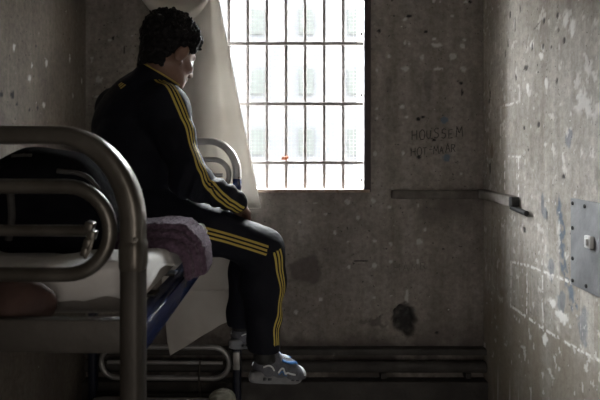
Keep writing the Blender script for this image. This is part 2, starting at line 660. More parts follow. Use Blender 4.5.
def grid_faces(nu, nw, keep=None, flip=False):
    i, j = np.meshgrid(np.arange(nu - 1), np.arange(nw - 1), indexing='ij')
    a = i * nw + j
    q = np.stack([a, a + nw, a + nw + 1, a + 1], -1)
    q = q[keep] if keep is not None else q.reshape(-1, 4)
    return q[:, ::-1] if flip else q


# --- back wall (plane Y = YB, faces -Y)
bx = lambda px: (px - VX) * YB / F
bz = lambda py: ZC - (py - VY) * YB / F
s_b = YB / F
us = lines(XL, XR, XL, XR, .0065, .1)
for w in (WX0, WX1): us[np.argmin(np.abs(us - w))] = w
ws = lines(0, ZT, .25, 2.5, .0065, .1)
for w in (WZ0, WZ1): ws[np.argmin(np.abs(ws - w))] = w
U, W = np.meshgrid(us, ws, indexing='ij')
chips_px = [(405, 19, 2.5, 2), (452, 16, 1.5, 1.5), (405, 43, 1, 2.4), (409, 44, 1, 2.4), (434, 39, 2, 1.5), (437, 45, 4, 2), (464, 40, 2, 1.5), (463, 46, 2.6, 2.4),
            (389, 56, 1.6, 2), (422, 57, 2, 2.6), (453, 56, 3, 3.2), (377, 70, 1.3, 2.2), (405, 69, 3.6, 2.2), (437, 69, 4.4, 1.8), (463, 69, 3.4, 2.2), (434, 1, 1.5, 2),
            (440, 2, 1.5, 1.6), (466, 2, 2, 1), (377, 109, 1.5, 1), (402, 107, 2, 2), (377, 118, 1, 1.6), (407, 117, 2, 1.2), (375, 154, 1.4, 2), (403, 153, 2, 2),
            (392, 192, 1, 3.5), (315, 203, 1.8, 1.2), (348, 202, 2.6, 2.4), (373, 201, 2.4, 2.2), (390, 207, 2.2, 1.6), (418, 205, .8, 2.6), (358, 218, 2, 2.2),
            (335, 232, 1.2, 2), (348, 242, 1.2, 1.6), (375, 241, 2, 1.8), (391, 244, 1.6, 1.8), (425, 229, 2, 2.4), (419, 242, 3.2, 3), (418, 261, 1.4, 2.4), (391, 262, 1.4, 2),
            (374, 265, 2.4, 2.6), (349, 267, 1.4, 1.4), (374, 298, 1.2, 1.6), (391, 296, 1.2, 1), (407, 297, 2, 7), (461, 174, 1.2, 1.5), (326, 214, 1.2, 1), (300, 222, 1.6, 1.2),
            (296, 312, 2, 2.6), (321, 300, 2, 1.8), (343, 352, 9, 1), (360, 350, 7, 1), (320, 350, 8, 1.2),
            (99, 80, 3, 4), (92, 60, 1.5, 3), (110, 40, 1.4, 1.2), (132, 36, 1.2, 1), (98, 97, 5, 1.6)]
chip = spots(U, W, [(bx(x), bz(y), rx * s_b * 1.05, ry * s_b * 1.05) for x, y, rx, ry in chips_px], .75, 75) * (.35 + .5 * fbm(U * 30, W * 30, 2))
pits_px = [(409, 16, 3, 2), (379, 31, 2, 1.6), (426, 32, 2, 1.6), (418, 119, 2.4, 2), (423, 117, 2.2, 1.2), (434, 140, 1.8, 1.2), (419, 157, 2, 1.8), (461, 83, 1.6, 1.4),
           (462, 92, 1.2, 4), (470, 2, 2, 1.5), (360, 261, 6, .7), (113, 38, 1.2, 1.6), (124, 50, .8, 4), (365, 175, .8, 1), (437, 333, 2, 1.4)]
pit = spots(U, W, [(bx(x), bz(y), rx * s_b, ry * s_b) for x, y, rx, ry in pits_px])
hole = spots(U, W, [(bx(404), bz(318), 11.5 * s_b, 14 * s_b), (bx(409), bz(329), 6 * s_b, 8 * s_b)], .22, 40)
pit = np.maximum(pit, hole * np.clip(1.25 - .75 * fbm(U * 45, W * 45, 2), 0, .93))
blue = spots(U, W, [(bx(445), bz(120), 4 * s_b, 3.4 * s_b), (bx(446), bz(158), 3.4 * s_b, 4 * s_b), (bx(408), bz(316), 8 * s_b, 9 * s_b)], .6, 70) * .9
blue *= np.where(W < bz(250), .25, 1)
stain_tone = spots(U, W, [(bx(306), bz(270), 20 * s_b, 15 * s_b)], .35, 22) * .72
stain_tone = np.maximum(stain_tone, spots(U, W, [(bx(376), bz(322), 8 * s_b, 8 * s_b), (bx(362), bz(322), 6 * s_b, 2 * s_b)], .9, 45) * .65)
stain_tone = np.maximum(stain_tone, spots(U, W, [(bx(428), bz(85), 4 * s_b, 14 * s_b), (bx(388), bz(82), 3 * s_b, 10 * s_b), (bx(290), bz(310), 12 * s_b, 8 * s_b)], .8, 30) * .35)
# darker foot of the wall and band under the trunking
stain_tone = np.maximum(stain_tone, (1 - sstep(bz(352), bz(315), W)) * sstep(.2, .6, fbm(U * 9, W * 9)) * .85)
stain_tone = np.maximum(stain_tone, (1 - sstep(0, 26 * s_b, np.abs(W - bz(208)))) * sstep(bx(380), bx(420), U) * sstep(.25, .75, fbm(U * 14, W * 14)) * .6)
relief = (fbm(U * 6, W * 6, 5) - .5) * .010 + hole * .045 * (.6 + .8 * fbm(U * 40, W * 40)) + chip * .002 + pit * .002
edge = np.minimum.reduce([np.abs(U - XL), np.abs(U - XR), np.where((W > WZ0 - .02) & (W < WZ1 + .02), np.minimum(np.abs(U - WX0), np.abs(U - WX1)), 9),
                          np.where((U > WX0 - .02) & (U < WX1 + .02), np.minimum(np.abs(W - WZ0), np.abs(W - WZ1)), 9)])
relief *= sstep(0, .03, edge)
BACK = (us.copy(), ws.copy(), relief.copy())
uc, wc = (us[:-1] + us[1:]) / 2, (ws[:-1] + ws[1:]) / 2
keep = ~((uc[:, None] > WX0) & (uc[:, None] < WX1) & (wc[None, :] > WZ0) & (wc[None, :] < WZ1))
me = np_mesh('wall_back', np.stack([U, YB + relief, W], -1).reshape(-1, 3), grid_faces(len(us), len(ws), keep))
for n_, a_ in (('chip', chip), ('pit', pit), ('blue', blue), ('stain_tone', stain_tone)): set_attr(me, n_, a_.ravel())
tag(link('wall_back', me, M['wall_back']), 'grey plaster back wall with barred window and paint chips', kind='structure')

# --- right wall (plane X = XR, faces -X)
ry = lambda px: XR * F / (px - VX)
rz = lambda px, py: ZC - (py - VY) * ry(px) / F
us = lines(YF, YB, 1.85, YB, .0055, .15)
ws = lines(0, ZT, .55, 2.4, .006, .12)
U, W = np.meshgrid(us, ws, indexing='ij')
def R(px, py): return (ry(px), rz(px, py))
def rsp(l): return [(ry(x), rz(x, y), rx * .0058, rv * .0045) for x, y, rx, rv in l]
dash = np.zeros_like(U)
for seg in ([(501, 107), (501, 150)], [(503, 106), (518, 102)], [(505, 156), (505, 189)], [(505, 156), (521, 157)], [(519, 158), (519, 196)],
            [(511, 262), (511, 306)], [(527, 266), (527, 318)], [(543, 272), (543, 330)], [(512, 262), (530, 266), (572, 283)], [(511, 306), (527, 317), (545, 330), (572, 346), (604, 363)]):
    pts = [R(*p) for p in seg]
    d = segdist(U, W, pts)
    br = fbm(U * 55 + 9, W * 55 + 3, 2)
    dash = np.maximum(dash, (1 - sstep(.004, .008, d + (br - .5) * .006)) * sstep(.40, .52, br))
pk = fbm(U * 26, W * 26, 4)
cl = spots(U, W, rsp([(592, 88, 26, 24), (598, 20, 16, 10), (566, 18, 6, 8), (573, 28, 5, 9), (548, 84, 6, 9), (529, 90, 5, 9), (537, 97, 4, 6)]), .4, 10)
chip = np.maximum(dash, cl * sstep(.50, .60, pk) * .6)
chip = np.maximum(chip, sstep(.70, .74, fbm(U * 34 + 40, W * 26, 4)) * .55)
chip = np.maximum(chip, spots(U, W, rsp([(566, 20, 4, 6), (573, 27, 3, 8), (541, 56, 3, 4), (528, 88, 2.5, 5), (546, 83, 3, 5), (532, 45, 3, 4), (562, 317, 8, 5), (553, 303, 6, 4), (545, 340, 4, 6)]), .6, 60))
pit = spots(U, W, rsp([(510, 15, 2, 4), (520, 9, 1.6, 5), (515, 25, 1, 8), (508, 43, 1.4, 5), (505, 54, 1.2, 5), (532, 46, 1.2, 4), (526, 68, 4, 3), (516, 78, 1.5, 3), (557, 81, 2, 3),
                       (564, 40, 2, 3), (551, 47, 1.4, 2), (557, 15, 1.4, 3), (543, 46, 1.8, 3), (544, 21, 2, 4), (490, 94, 1.6, 4), (489, 101, 1.6, 4), (490, 168, 2, 7), (538, 124, 2, 3),
                       (524, 128, 2, 2), (564, 177, 2, 2), (489, 84, 1, 5), (524, 229, 3, 3), (528, 150, 1.5, 1.5), (547, 216, 1, 5), (558, 30, 1, 2), (534, 28, 1, 1)]), .5, 70) * .85
pit = np.maximum(pit, (1 - sstep(.002, .004, segdist(U, W, [R(533, 30), R(540, 22)]))) * .7)
blue = spots(U, W, rsp([(569, 137, 5, 8), (543, 204, 3, 11), (545, 212, 3, 6)]), .5, 30) * .55
d = segdist(U, W, [R(557, 198), R(562, 225), R(562, 262), R(566, 275), R(575, 305)])
blue = np.maximum(blue, (1 - sstep(.014, .034, d + (fbm(U * 40, W * 30) - .5) * .05)) * sstep(.35, .6, fbm(U * 45 + 5, W * 40 + 7)) * .85)
blue = np.maximum(blue, spots(U, W, rsp([(552, 268, 6, 10), (561, 300, 5, 12), (583, 330, 5, 14)]), .9, 30) * .5)
zl = rz(511, 306)
stain_tone = sstep(zl + .03, zl - .03, W + (fbm(U * 12, W * 12) - .5) * .1) * (.35 + .5 * fbm(U * 10, W * 4))
stain_tone = np.maximum(stain_tone, (1 - sstep(0, .09, np.abs(W - zl - .02))) * sstep(.45, .65, fbm(U * 9 + 3, W * 12)) * .8)
stain_tone = np.maximum(stain_tone, sstep(2.86, 3.12, U) * .12 * sstep(.2, .7, fbm(U * 10, W * 6)))  # darker towards the corner with the back wall
stain_tone = np.maximum(stain_tone, spots(U, W, rsp([(492, 152, 4, 10)]), .3, 50) * .9)
streak = sstep(.52, .66, fbm(U * 40, W * 3, 3)) * sstep(rz(480, 215) + .3, rz(480, 215) - .2, W)
stain_tone = np.maximum(stain_tone, streak * .45)
relief = (fbm(U * 7, W * 7, 5) - .5) * .008 - chip * .0012 + pit * .004 + np.clip(blue, 0, 1) * .001
relief *= sstep(0, .03, np.abs(U - YB))
me = np_mesh('wall_right', np.stack([XR + relief, U, W], -1).reshape(-1, 3), grid_faces(len(us), len(ws), flip=True))
for n_, a_ in (('chip', chip), ('pit', pit), ('blue', blue), ('stain_tone', stain_tone)): set_attr(me, n_, a_.ravel())
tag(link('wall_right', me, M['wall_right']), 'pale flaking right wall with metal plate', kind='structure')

# --- left wall (plane X = XL, faces +X)
ly = lambda px: -XL * F / (VX - px)
lz = lambda px, py: ZC - (py - VY) * ly(px) / F
us = lines(YF, YB, 2.0, YB, .008, .15)
ws = lines(0, ZT, .5, 2.5, .008, .12)
U, W = np.meshgrid(us, ws, indexing='ij')
lsp = lambda l: [(ly(x), lz(x, y), rx * .008, rv * .004) for x, y, rx, rv in l]
chip = spots(U, W, lsp([(14, 48, 1.6, 4), (47, 63, 2, 4), (70, 59, 1.2, 5), (30, 78, 2.4, 3), (82, 81, 1.4, 4), (44, 105, 2.4, 4), (73, 96, 1.2, 3), (32, 65, 1, 2)]), .7, 60) * .8
pit = spots(U, W, lsp([(12, 95, 2.4, 4), (2, 94, 1.8, 2.6), (17, 104, 1.2, 1.6), (36, 46, 1, 2), (30, 110, 1, 2), (38, 108, 1, 2)]), .5, 60)
stain_tone = sstep(.5, .75, fbm(U * 4, W * 4)) * .35
relief = (fbm(U * 6, W * 6, 5) - .5) * .008 * sstep(0, .03, np.abs(U - YB))
me = np_mesh('wall_left', np.stack([XL - np.abs(relief), U, W], -1).reshape(-1, 3), grid_faces(len(us), len(ws)))
for n_, a_ in (('chip', chip), ('pit', pit), ('blue', pit * 0), ('stain_tone', stain_tone)): set_attr(me, n_, a_.ravel())
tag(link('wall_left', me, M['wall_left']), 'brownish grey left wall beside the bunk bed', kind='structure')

# --- rest of the shell, closed by a wall behind the photographer
def quad_obj(name, vs, m, label):
    me = bpy.data.meshes.new(name)
    me.from_pydata(vs, [], [(0, 1, 2, 3)])
    return tag(link(name, me, m), label, kind='structure')
MB().box(((XL + XR) / 2, (YF + YB) / 2, -.05), (XR - XL + .3, YB - YF + .3, .1)).build('floor', M['floor'], smooth=False)
tag(bpy.data.objects['floor'], 'grey concrete cell floor', kind='structure')
MB().box(((XL + XR) / 2, (YF + YB) / 2, ZT + .05), (XR - XL + .3, YB - YF + .3, .1)).build('ceiling', M['ceiling'], smooth=False)
tag(bpy.data.objects['ceiling'], 'stained cell ceiling', kind='structure')
wf = MB()
wf.box(((XL - .15 + XR + .15) / 2, YF - .05, ZT / 2), (XR - XL + .3, .1, ZT))
tag(wf.build('wall_front', M['plain_wall'], smooth=False), 'wall behind the photographer', kind='structure')

# ------------------------------------------------------------------ window
TH = .27
win = MB()
for (c, d) in ((((WX0 + WX1) / 2, YB + TH / 2 + .002, WZ0 - .02), (WX1 - WX0 + .08, TH, .04)), (((WX0 + WX1) / 2, YB + TH / 2 + .002, WZ1 + .02), (WX1 - WX0 + .08, TH, .04)),
               ((WX0 - .02, YB + TH / 2 + .002, (WZ0 + WZ1) / 2), (.04, TH, WZ1 - WZ0)), ((WX1 + .02, YB + TH / 2 + .002, (WZ0 + WZ1) / 2), (.04, TH, WZ1 - WZ0))):
    win.box(c, d)
window = win.build('window_1', M['reveal'], smooth=False)
tag(window, 'barred cell window in the back wall, sky glaring behind', kind='structure')
fr = MB()
for (c, d) in (((WX1 + .0165, YB - .004, (WZ0 + WZ1) / 2), (.036, .03, WZ1 - WZ0 + .02)), ((WX0 - .0165, YB - .004, (WZ0 + WZ1) / 2), (.036, .03, WZ1 - WZ0 + .02)),
               (((WX0 + WX1) / 2, YB - .004, WZ1 + .017), (WX1 - WX0 + .07, .03, .036))):
    fr.box(c, d, bev=.003)
fr.build('window_frame', M['frame'], window)
MB().box(((WX0 + WX1) / 2, YB + .01, WZ0 - .004), (WX1 - WX0 + .06, .06, .018), bev=.004).build('window_sill', M['rust_sill'], window)
YBAR = YB + .05
for k in range(7):
    x = (229 + 19 * k - VX) * YBAR / F
    MB().tube([(x, YBAR, WZ0 - .01), (x, YBAR, (WZ0 + WZ1) / 2), (x, YBAR, WZ1 + .01)], .0098, 10).build('vertical_bar', M['bar'], window)
for py in (44, 104, 162.5, -16):
    z = ZC - (py - VY) * YBAR / F
    MB().box(((WX0 + WX1) / 2, YBAR - .004, z), (WX1 - WX0 + .01, .030, .0185), bev=.002).build('flat_bar', M['bar'], window)
wm = MB()
sp_ = .0212
x = WX0
while x < WX1:
    wm.box((x, YB + TH - .03, (WZ0 + WZ1) / 2), (.0018, .0018, WZ1 - WZ0)); x += sp_
z = WZ0
while z < WZ1:
    wm.box(((WX0 + WX1) / 2, YB + TH - .028, z), (WX1 - WX0, .0018, .0018)); z += sp_
wm.build('wire_mesh', M['wire'], window, smooth=False)
hg = MB()
for py in (34, 95, 180):
    hg.box(P(361.5, py, YB + .02), (.012, .02, .014), bev=.003)
hg.build('hinge_pin', M['frame'], window)
# knotted scrap of orange tape on the crossing of two bars
kn = SDF(P(286, 158, YBAR) - Vector((.05, .05, .04)), P(286, 158, YBAR) + Vector((.05, .05, .04)), .0022)
c = P(285.5, 158.5, YBAR - .012)
kn.ell(c, (.012, .014, .010), k=.006).ell(c + Vector((-.014, -.004, -.002)), (.010, .006, .006), k=.006).ell(c + Vector((.010, -.006, .008)), (.009, .006, .007), k=.006)
kn.cone(c, c + Vector((-.02, -.008, .012)), .005, .003, .004)
tag(link('tape_knot', kn.mesh('tape_knot', 1), M['orange']), 'small orange tape knot tied on the lower window bars', 'tape')

# ---- outside
MB().box((1, 16, -3.05), (50, 24, .1)).build('ground', M['ground'], smooth=False)
tag(bpy.data.objects['ground'], 'pale yard outside the window', kind='structure')
bld = empty('backdrop', (1, 14, -3))  # dark facade added to dim the view outside so the wire mesh shows
tag(bld, 'dark added building glaring white beyond the window bars', 'backdrop')
m_ = MB(); m_.box((0, 1, 4.2), (34, 2, 8.4)); m_.build('facade', M['facade'], bld, smooth=False)
for px in (257, 306, 355):
    for py in (22, 82, 142):
        q = P(px, py, 14) - Vector(bld.location)
        fo = MB().box((q.x, -.02, q.z), (.36, .08, .62), bev=.01).build('window', M['facade_frame'], bld)
        MB().box((q.x, -.065, q.z), (.28, .02, .54)).build('pane', M['pane'], fo, smooth=False)
tree = empty('tree', (2.1, 9.0, -3))
tag(tree, 'leafy tree outside, twigs hanging into the top right of the window', 'tree')
tk = MB()
tk.tube(curve_pts([(0, 0, 0), (.1, 0, 2.6), (-.05, .1, 5.0), (.1, 0, 7.6)], 5), .12, 8)
tk.tube(curve_pts([(0, .05, 6.1), (-.5, 0, 7.0), (-.85, 0, 7.0)], 5), .04, 6)
tk.build('trunk', M['bark'], tree)
lf = MB()
for i in range(700):
    c0 = random.choice([(-.3, .1, 7.9, .8), (.7, 0, 7.7, .9), (0, .2, 8.5, .9), (-1.0, 0, 7.5, .45), (-.98, 0, 7.02, .16)])
    v = Vector((random.gauss(0, 1), random.gauss(0, 1), random.gauss(0, 1))).normalized() * c0[3] * random.random() ** .4
    p = Vector(c0[:3]) + v
    a = Vector((random.gauss(0, 1), random.gauss(0, 1), random.gauss(0, 1))).normalized()
    b_ = a.orthogonal().normalized()
    s_ = .05 + .05 * random.random()
    lf.add([p - a * s_, p + b_ * s_ * .5, p + a * s_, p - b_ * s_ * .5], [(0, 1, 2, 3)])
lv = lf.build('foliage', M['leaf'], tree, smooth=False)

# ------------------------------------------------------------------ wall fittings
tr_ = empty('cable_trunking', (XR - .02, YB - .02, ZC - .27))
tag(tr_, 'painted over trunking round the corner of back and right walls', 'cable trunking')
o0 = Vector(tr_.location)
def loc(p): return Vector(p) - o0
m_ = MB()
xa = bx(391)
m_.box(loc(((xa + XR) / 2, YB - .014, ZC - .266)), (XR - xa, .040, .046), bev=.006)
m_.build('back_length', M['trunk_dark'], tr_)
m_ = MB()
ya = ry(517)
m_.box(loc((XR - .016, (ya + YB) / 2, ZC - .262)), (.046, YB - ya, .050), bev=.006)
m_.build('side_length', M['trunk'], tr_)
m_ = MB()
m_.box(loc((XR - .018, ya - .012, ZC - .262)), (.038, .034, .044), bev=.004)
m_.build('end_cap', M['black'], tr_)
m_ = MB()
m_.tube([loc(P(512, 207.5, 2.72)), loc((XR - .022, 2.6, ZC - .297)), loc((XR - .022, 2.55, ZC - .300))], .012, 10)
m_.build('pipe_stub', M['black'], tr_)

# ledge and heating pipe low on the back wall
led = MB()
led.box(((XL + XR) / 2, YB - .02, bz(349)), (XR - XL, .07, 6 * s_b), bev=.006)
tag(led.build('trim_1', M['ledge']), 'dirty ledge low along the back wall', kind='structure')
hp = MB()
hp.tube([(XL + .02, YB - .055, bz(362)), (0, YB - .055, bz(362.5)), (XR - .01, YB - .055, bz(363))], .030, 16)
hpo = hp.build('heating_pipe', M['ledge'])
tag(hpo, 'thick dark heating pipe along the foot of the back wall', 'pipe')
for x in (.05, .55, 1.0):
    MB().box((x, YB - .03, bz(372)), (.03, .06, .03), bev=.003).build('pipe_bracket', M['ledge'], hpo)
lb = MB()
lb.box(((XL + XR) / 2, YB - .035, bz(377) / 2), (XR - XL, .07, bz(377)), bev=.004)
tag(lb.build('baseboard_back', M['ledge']), 'dark plinth at the foot of the back wall', kind='structure')

# metal plate on the right wall
pr = empty('metal_plate', (XR, ry(580), ZC - .36))
tag(pr, 'blue grey steel plate bolted to the right wall, cut by frame edge', 'metal plate')
o0 = Vector(pr.location)
y1, y0, z1, z0 = ry(573), 1.84, ZC - .199, ZC - .522
MB().box(loc((XR - .004, (y0 + y1) / 2, (z0 + z1) / 2)), (.012, y1 - y0, z1 - z0), bev=.003).build('plate', M['plate'], pr)
for (y, z) in [(y1 - .018, z1 - .018), (y1 - .018, z1 - .11), (y1 - .018, z0 + .1), (y1 - .018, z0 + .018), (y0 + .018, z1 - .018), (y0 + .018, z0 + .018), ((y0 + y1) / 2 + .07, z1 - .02),
               ((y0 + y1) / 2 + .06, z0 + .02)]:
    MB().tube([loc((XR - .008, y, z)), loc((XR - .013, y, z)), loc((XR - .015, y, z))], [.0075, .0075, .004], 10).build('bolt', M['black'], pr)
sw = MB()
sw.box(loc((XR - .016, ry(593.5), rz(593.5, 242))), (.016, .040, .044), bev=.004)
so = sw.build('switch', M['plastic_white'], pr)
tag(so, 'white switch')
MB().box(loc((XR - .026, ry(593.5), rz(593.5, 242))), (.008, .016, .022), bev=.002).build('toggle', M['plastic_white'], so)

# graffiti, stroke by stroke
GL = {'H': [[(0, 0), (0, 1)], [(0, .5), (.65, .52)], [(.65, 0), (.65, 1)]],
      'O': [[(.35, 1), (.05, .75), (0, .4), (.2, .03), (.55, .05), (.7, .45), (.6, .85), (.35, 1)]],
      'U': [[(0, 1), (.03, .3), (.25, 0), (.5, .1), (.62, .5), (.62, 1)]],
      'S': [[(.6, .9), (.3, 1), (.05, .8), (.15, .58), (.5, .45), (.58, .2), (.3, 0), (0, .1)]],
      'E': [[(.55, 1), (0, .97), (0, 0), (.58, .03)], [(0, .5), (.42, .52)]],
      'M': [[(0, 0), (.08, 1), (.38, .35), (.7, 1), (.78, 0)]],
      'T': [[(0, .97), (.65, 1)], [(.33, 1), (.33, 0)]],
      'A': [[(0, 0), (.32, 1), (.65, 0)], [(.12, .38), (.53, .4)]],
      'R': [[(0, 0), (0, 1), (.45, .95), (.55, .72), (.35, .52), (0, .5)], [(.25, .5), (.6, 0)]],
      '-': [[(.05, .5), (.5, .52)]]}


def write(text, px, py, hpx, wpx, slope, m, r=.0021, label=None, adv=.98):
    mb = MB()
    x0 = px
    for i, ch in enumerate(text):
        sc = 1 + .12 * math.sin(i * 2.3)
        for st in GL[ch]:
            pts = []
            dense = []
            for (p0, p1) in zip(st[:-1], st[1:]):
                dense += [(p0[0] + (p1[0] - p0[0]) * q_ / 4, p0[1] + (p1[1] - p0[1]) * q_ / 4) for q_ in range(4)]
            for (u, v) in dense + [st[-1]]:
                X = x0 + u * wpx * sc
                Yp = py - v * hpx * sc - slope * (X - px) + .5 * math.sin(i * 1.7)
                q = P(X, Yp, YB)
                pts.append((q.x, YB + BACK[2][np.argmin(np.abs(BACK[0] - q.x)), np.argmin(np.abs(BACK[1] - q.z))] - .0008, q.z))
            mb.tube(pts, r, 6, flat=1.3, flat_dir=(0, 1, 0))
        x0 += wpx * adv * (1.05 if ch != '-' else .8)
    o = mb.build('graffiti', m)
    return tag(o, label, 'graffiti')


write('HOUSSEM', 412, 140, 9.5, 7.3, .06, M['graffiti'], .0021, 'upper handwritten word in black marker on back wall, between the two blue smudges', .96)
write('HOT-MAAR', 411, 156, 8.0, 6.2, .09, M['graffiti'], .0019, 'lower handwritten word in black marker on back wall, above the lower blue smudge', .92)
write('HAMR', 394, 271, 7, 8, .03, M['pale_scratch'], .0012, 'faint scrawl low on the back wall above the round hole', 1.05)

# ------------------------------------------------------------------ bunk bed (local: x=0 right posts, y=0 near end, z relative to floor)
BW, BL = .747, 1.946
ANG = -math.atan2(.045, BL)
BO = Vector((-.265, 1.054, 0))
BM = Matrix.Translation(BO) @ Matrix.Rotation(ANG, 4, 'Z')
def B(x, y, dz): return BM @ Vector((x, y, ZC + dz))
bed = empty('bunk_bed', BO, ANG)
tag(bed, 'worn steel bunk bed with curved tube ends along the left wall', 'bunk bed')


def arch(y):
    A, Bv = .141, .163
    top = ZC + .018
    pts, rs = [], []
    def side(sx):
        q = []
        for k in range(19):
            a = math.pi / 2 * k / 18
            q.append((sx(-A + A * math.sin(a)), top - Bv + Bv * math.cos(a), k / 18))
        return q
    R_ = side(lambda v: v)
    L_ = side(lambda v: -BW - v)
    seq = [(-BW, ZC - .2, 1), (-BW, top - Bv - .025, 1)] + L_[::-1] + [(x_, top, 0) for x_ in np.linspace(-BW + A + .03, -A - .03, 6)] \
        + R_ + [(0, top - Bv - .025, 1), (0, ZC - .2, 1)]
    for (x_, z_, t) in seq:
        pts.append((x_, y, z_)); rs.append(.0172 + (.0212 - .0172) * min(1, t * 1.3))
    return pts, rs


def loop(y, dz0, dz1):
    r = (dz0 - dz1) / 2
    zc = ZC + (dz0 + dz1) / 2
    xr, xl = -.0425 - r, -BW + .0425 + r
    pts = [(xr + r * math.sin(a), y, zc + r * math.cos(a)) for a in np.linspace(0, math.pi, 19)]
    pts += [(x_, y, zc - r) for x_ in np.linspace(xr, xl, 8)[1:-1]]
    pts += [(xl - r * math.sin(a), y, zc - r * math.cos(a)) for a in np.linspace(0, math.pi, 19)]
    pts += [(x_, y, zc + r) for x_ in np.linspace(xl, xr, 8)[1:-1]]
    return pts


SPC = .967
for y, far in ((0, False), (BL, True)):
    st = M['steel_lit_pale'] if far else M['steel']
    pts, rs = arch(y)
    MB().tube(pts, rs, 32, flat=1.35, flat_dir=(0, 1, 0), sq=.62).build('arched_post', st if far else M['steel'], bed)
    for lev in (0, 1):
        dz = -SPC * lev
        MB().tube(loop(y, -.075 + dz, -.235 + dz), .0135, 14, closed=True).build('guard_loop', M['steel_lit_pale'] if far else M['steel'], bed)
        MB().tube([(-.075, y, ZC - .155 + dz), (-BW / 2, y, ZC - .155 + dz), (-BW + .075, y, ZC - .155 + dz)], .0105, 12).build('middle_bar', M['steel_lit_pale'] if far else M['steel'], bed)
        MB().box((-BW / 2, y, ZC - .344 + dz), (BW - .03, .022, .062), bev=.005).build('end_rail', M['steel_dark'], bed)
    for x in (0, -BW):
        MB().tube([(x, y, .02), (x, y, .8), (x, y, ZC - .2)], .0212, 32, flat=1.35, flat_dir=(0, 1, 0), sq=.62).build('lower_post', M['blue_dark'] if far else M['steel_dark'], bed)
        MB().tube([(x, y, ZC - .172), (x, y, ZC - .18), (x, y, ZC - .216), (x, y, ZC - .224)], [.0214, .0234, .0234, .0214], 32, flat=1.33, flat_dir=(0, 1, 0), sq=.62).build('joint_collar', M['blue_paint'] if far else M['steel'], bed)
        MB().tube([(x + (.0 if x else .012), y - .024, ZC - .166), (x + (.0 if x else .012), y - .0300, ZC - .166), (x + (.0 if x else .012), y - .032, ZC - .166)], [.0045, .0045, .002], 10).build('screw', M['bolt'], bed)
        MB().tube([(x, y, .0), (x, y, .03), (x, y, .045)], [.03, .03, .026], 14).build('foot_cap', M['black'], bed)
# welded clip where the near middle bar meets the loop
cb = MB()
for (dx, dz_, r_) in ((0, 0, .008), (.004, -.015, .007), (-.003, -.03, .0065), (-.008, -.045, .006)):
    cb.box((-.077 + dx, -.006, ZC - .146 + dz_), (r_ * 1.9, .024, .017), Matrix.Rotation(.3, 3, 'Y'), bev=.003)
cb.tube([(-.068, -.012, ZC - .16), (-.074, -.014, ZC - .185), (-.084, -.012, ZC - .203)], .0035, 8)
cb.build('clip', M['steel'], bed)
# side rails: blue painted angle iron
for lev in (0, 1):
    for x, s in ((.0, 1), (-BW, -1)):
        rl = MB()
        rl.box((x - s * .002, BL / 2, ZC - .376 - SPC * lev), (.012, BL - .04, .052), bev=.0055)
        rl.box((x - s * .022, BL / 2, ZC - .354 - SPC * lev), (.044, BL - .04, .007), bev=.0025)
        rl.build('side_rail', M['blue_paint'], bed)
    bb = MB()
    for k in range(9):
        bb.box((-BW / 2, .1 + k * (BL - .2) / 8, ZC - .3495 - SPC * lev), (BW - .06, .05, .006), bev=.001)
    bb.build('bed_slats', M['steel_dark'], bed)
# grey bracket and rod at the far lower corner
MB().box((.0, BL - .035, ZC - 1.095), (.035, .03, .09), bev=.004).build('corner_bracket', M['steel_lit_pale'], bed)
MB().tube([(-.19, BL - .014, ZC - 1.11), (-.195, BL - .016, ZC - 1.2), (-.188, BL - .014, ZC - 1.30)], .0055, 8).build('tie_rod', M['steel'], bed)

# ------------------------------------------------------------------ bedding
SEATX, SEATY = -.24, 1.13      # bed-local place where the man sits


def dent(x, y):
    return .030 * np.exp(-(((x - SEATX) / .23) ** 2 + ((y - SEATY) / .22) ** 2))


def soft_box(name, x0, x1, y0, y1, z0, z1, m, lab, cat, r=.02, wav=.004, dn=True, off=0.0):
    nx, ny = 40, 96
    pts, Q = [], []
    prof = []           # closed cross-section in x/z as superellipse
    n = 64
    V = []
    ys_ = np.concatenate([[y0], y0 + r * (1 - np.cos(np.linspace(.3, math.pi / 2, 5))), np.linspace(y0 + r, y1 - r, 70)[1:-1], y1 - r * (1 - np.cos(np.linspace(math.pi / 2, .3, 5))), [y1]])
    cx, cz, hx, hz = (x0 + x1) / 2, (z0 + z1) / 2, (x1 - x0) / 2, (z1 - z0) / 2
    for i, y in enumerate(ys_):
        e = min(1, min(y - y0, y1 - y) / r)
        ins = r * (1 - math.sqrt(max(0, 1 - (1 - e) ** 2)))
        for k in range(n):
            a = 2 * math.pi * k / n
            ca, sa = math.cos(a), math.sin(a)
            px_ = cx + math.copysign(abs(ca) ** .22, ca) * (hx - ins)
            pz_ = cz + math.copysign(abs(sa) ** .45, sa) * (hz - ins)
            if sa > 0:
                pz_ += (wav * math.sin(px_ * 23 + y * 9) * math.sin(y * 17 + px_ * 5)) * sa
                if dn: pz_ -= float(dent(px_, y)) * sa
            V.append((px_, y, ZC + pz_ + off))
    m_ = len(ys_)
    for i in range(m_ - 1):
        for k in range(n):
            Q.append((i * n + k, i * n + (k + 1) % n, (i + 1) * n + (k + 1) % n, (i + 1) * n + k))
    mb = MB().add(V, [q[::-1] for q in Q] + [tuple(range(n)), tuple((m_ - 1) * n + k for k in range(n))[::-1]])
    o = mb.build(name, m)
    o.location = BO; o.rotation_euler = (0, 0, ANG)
    return tag(o, lab, cat)


soft_box('mattress', -BW + .035, -.035, .125, 1.85, -.346, -.279, M['mattress'], 'thin grey mattress on the upper bunk under the white sheet', 'mattress')
soft_box('mattress', -BW + .035, -.035, .03, 1.85, -.346, -.285, M['mattress'], 'thin grey mattress on the lower bunk in shadow', 'mattress', dn=False, off=-SPC)

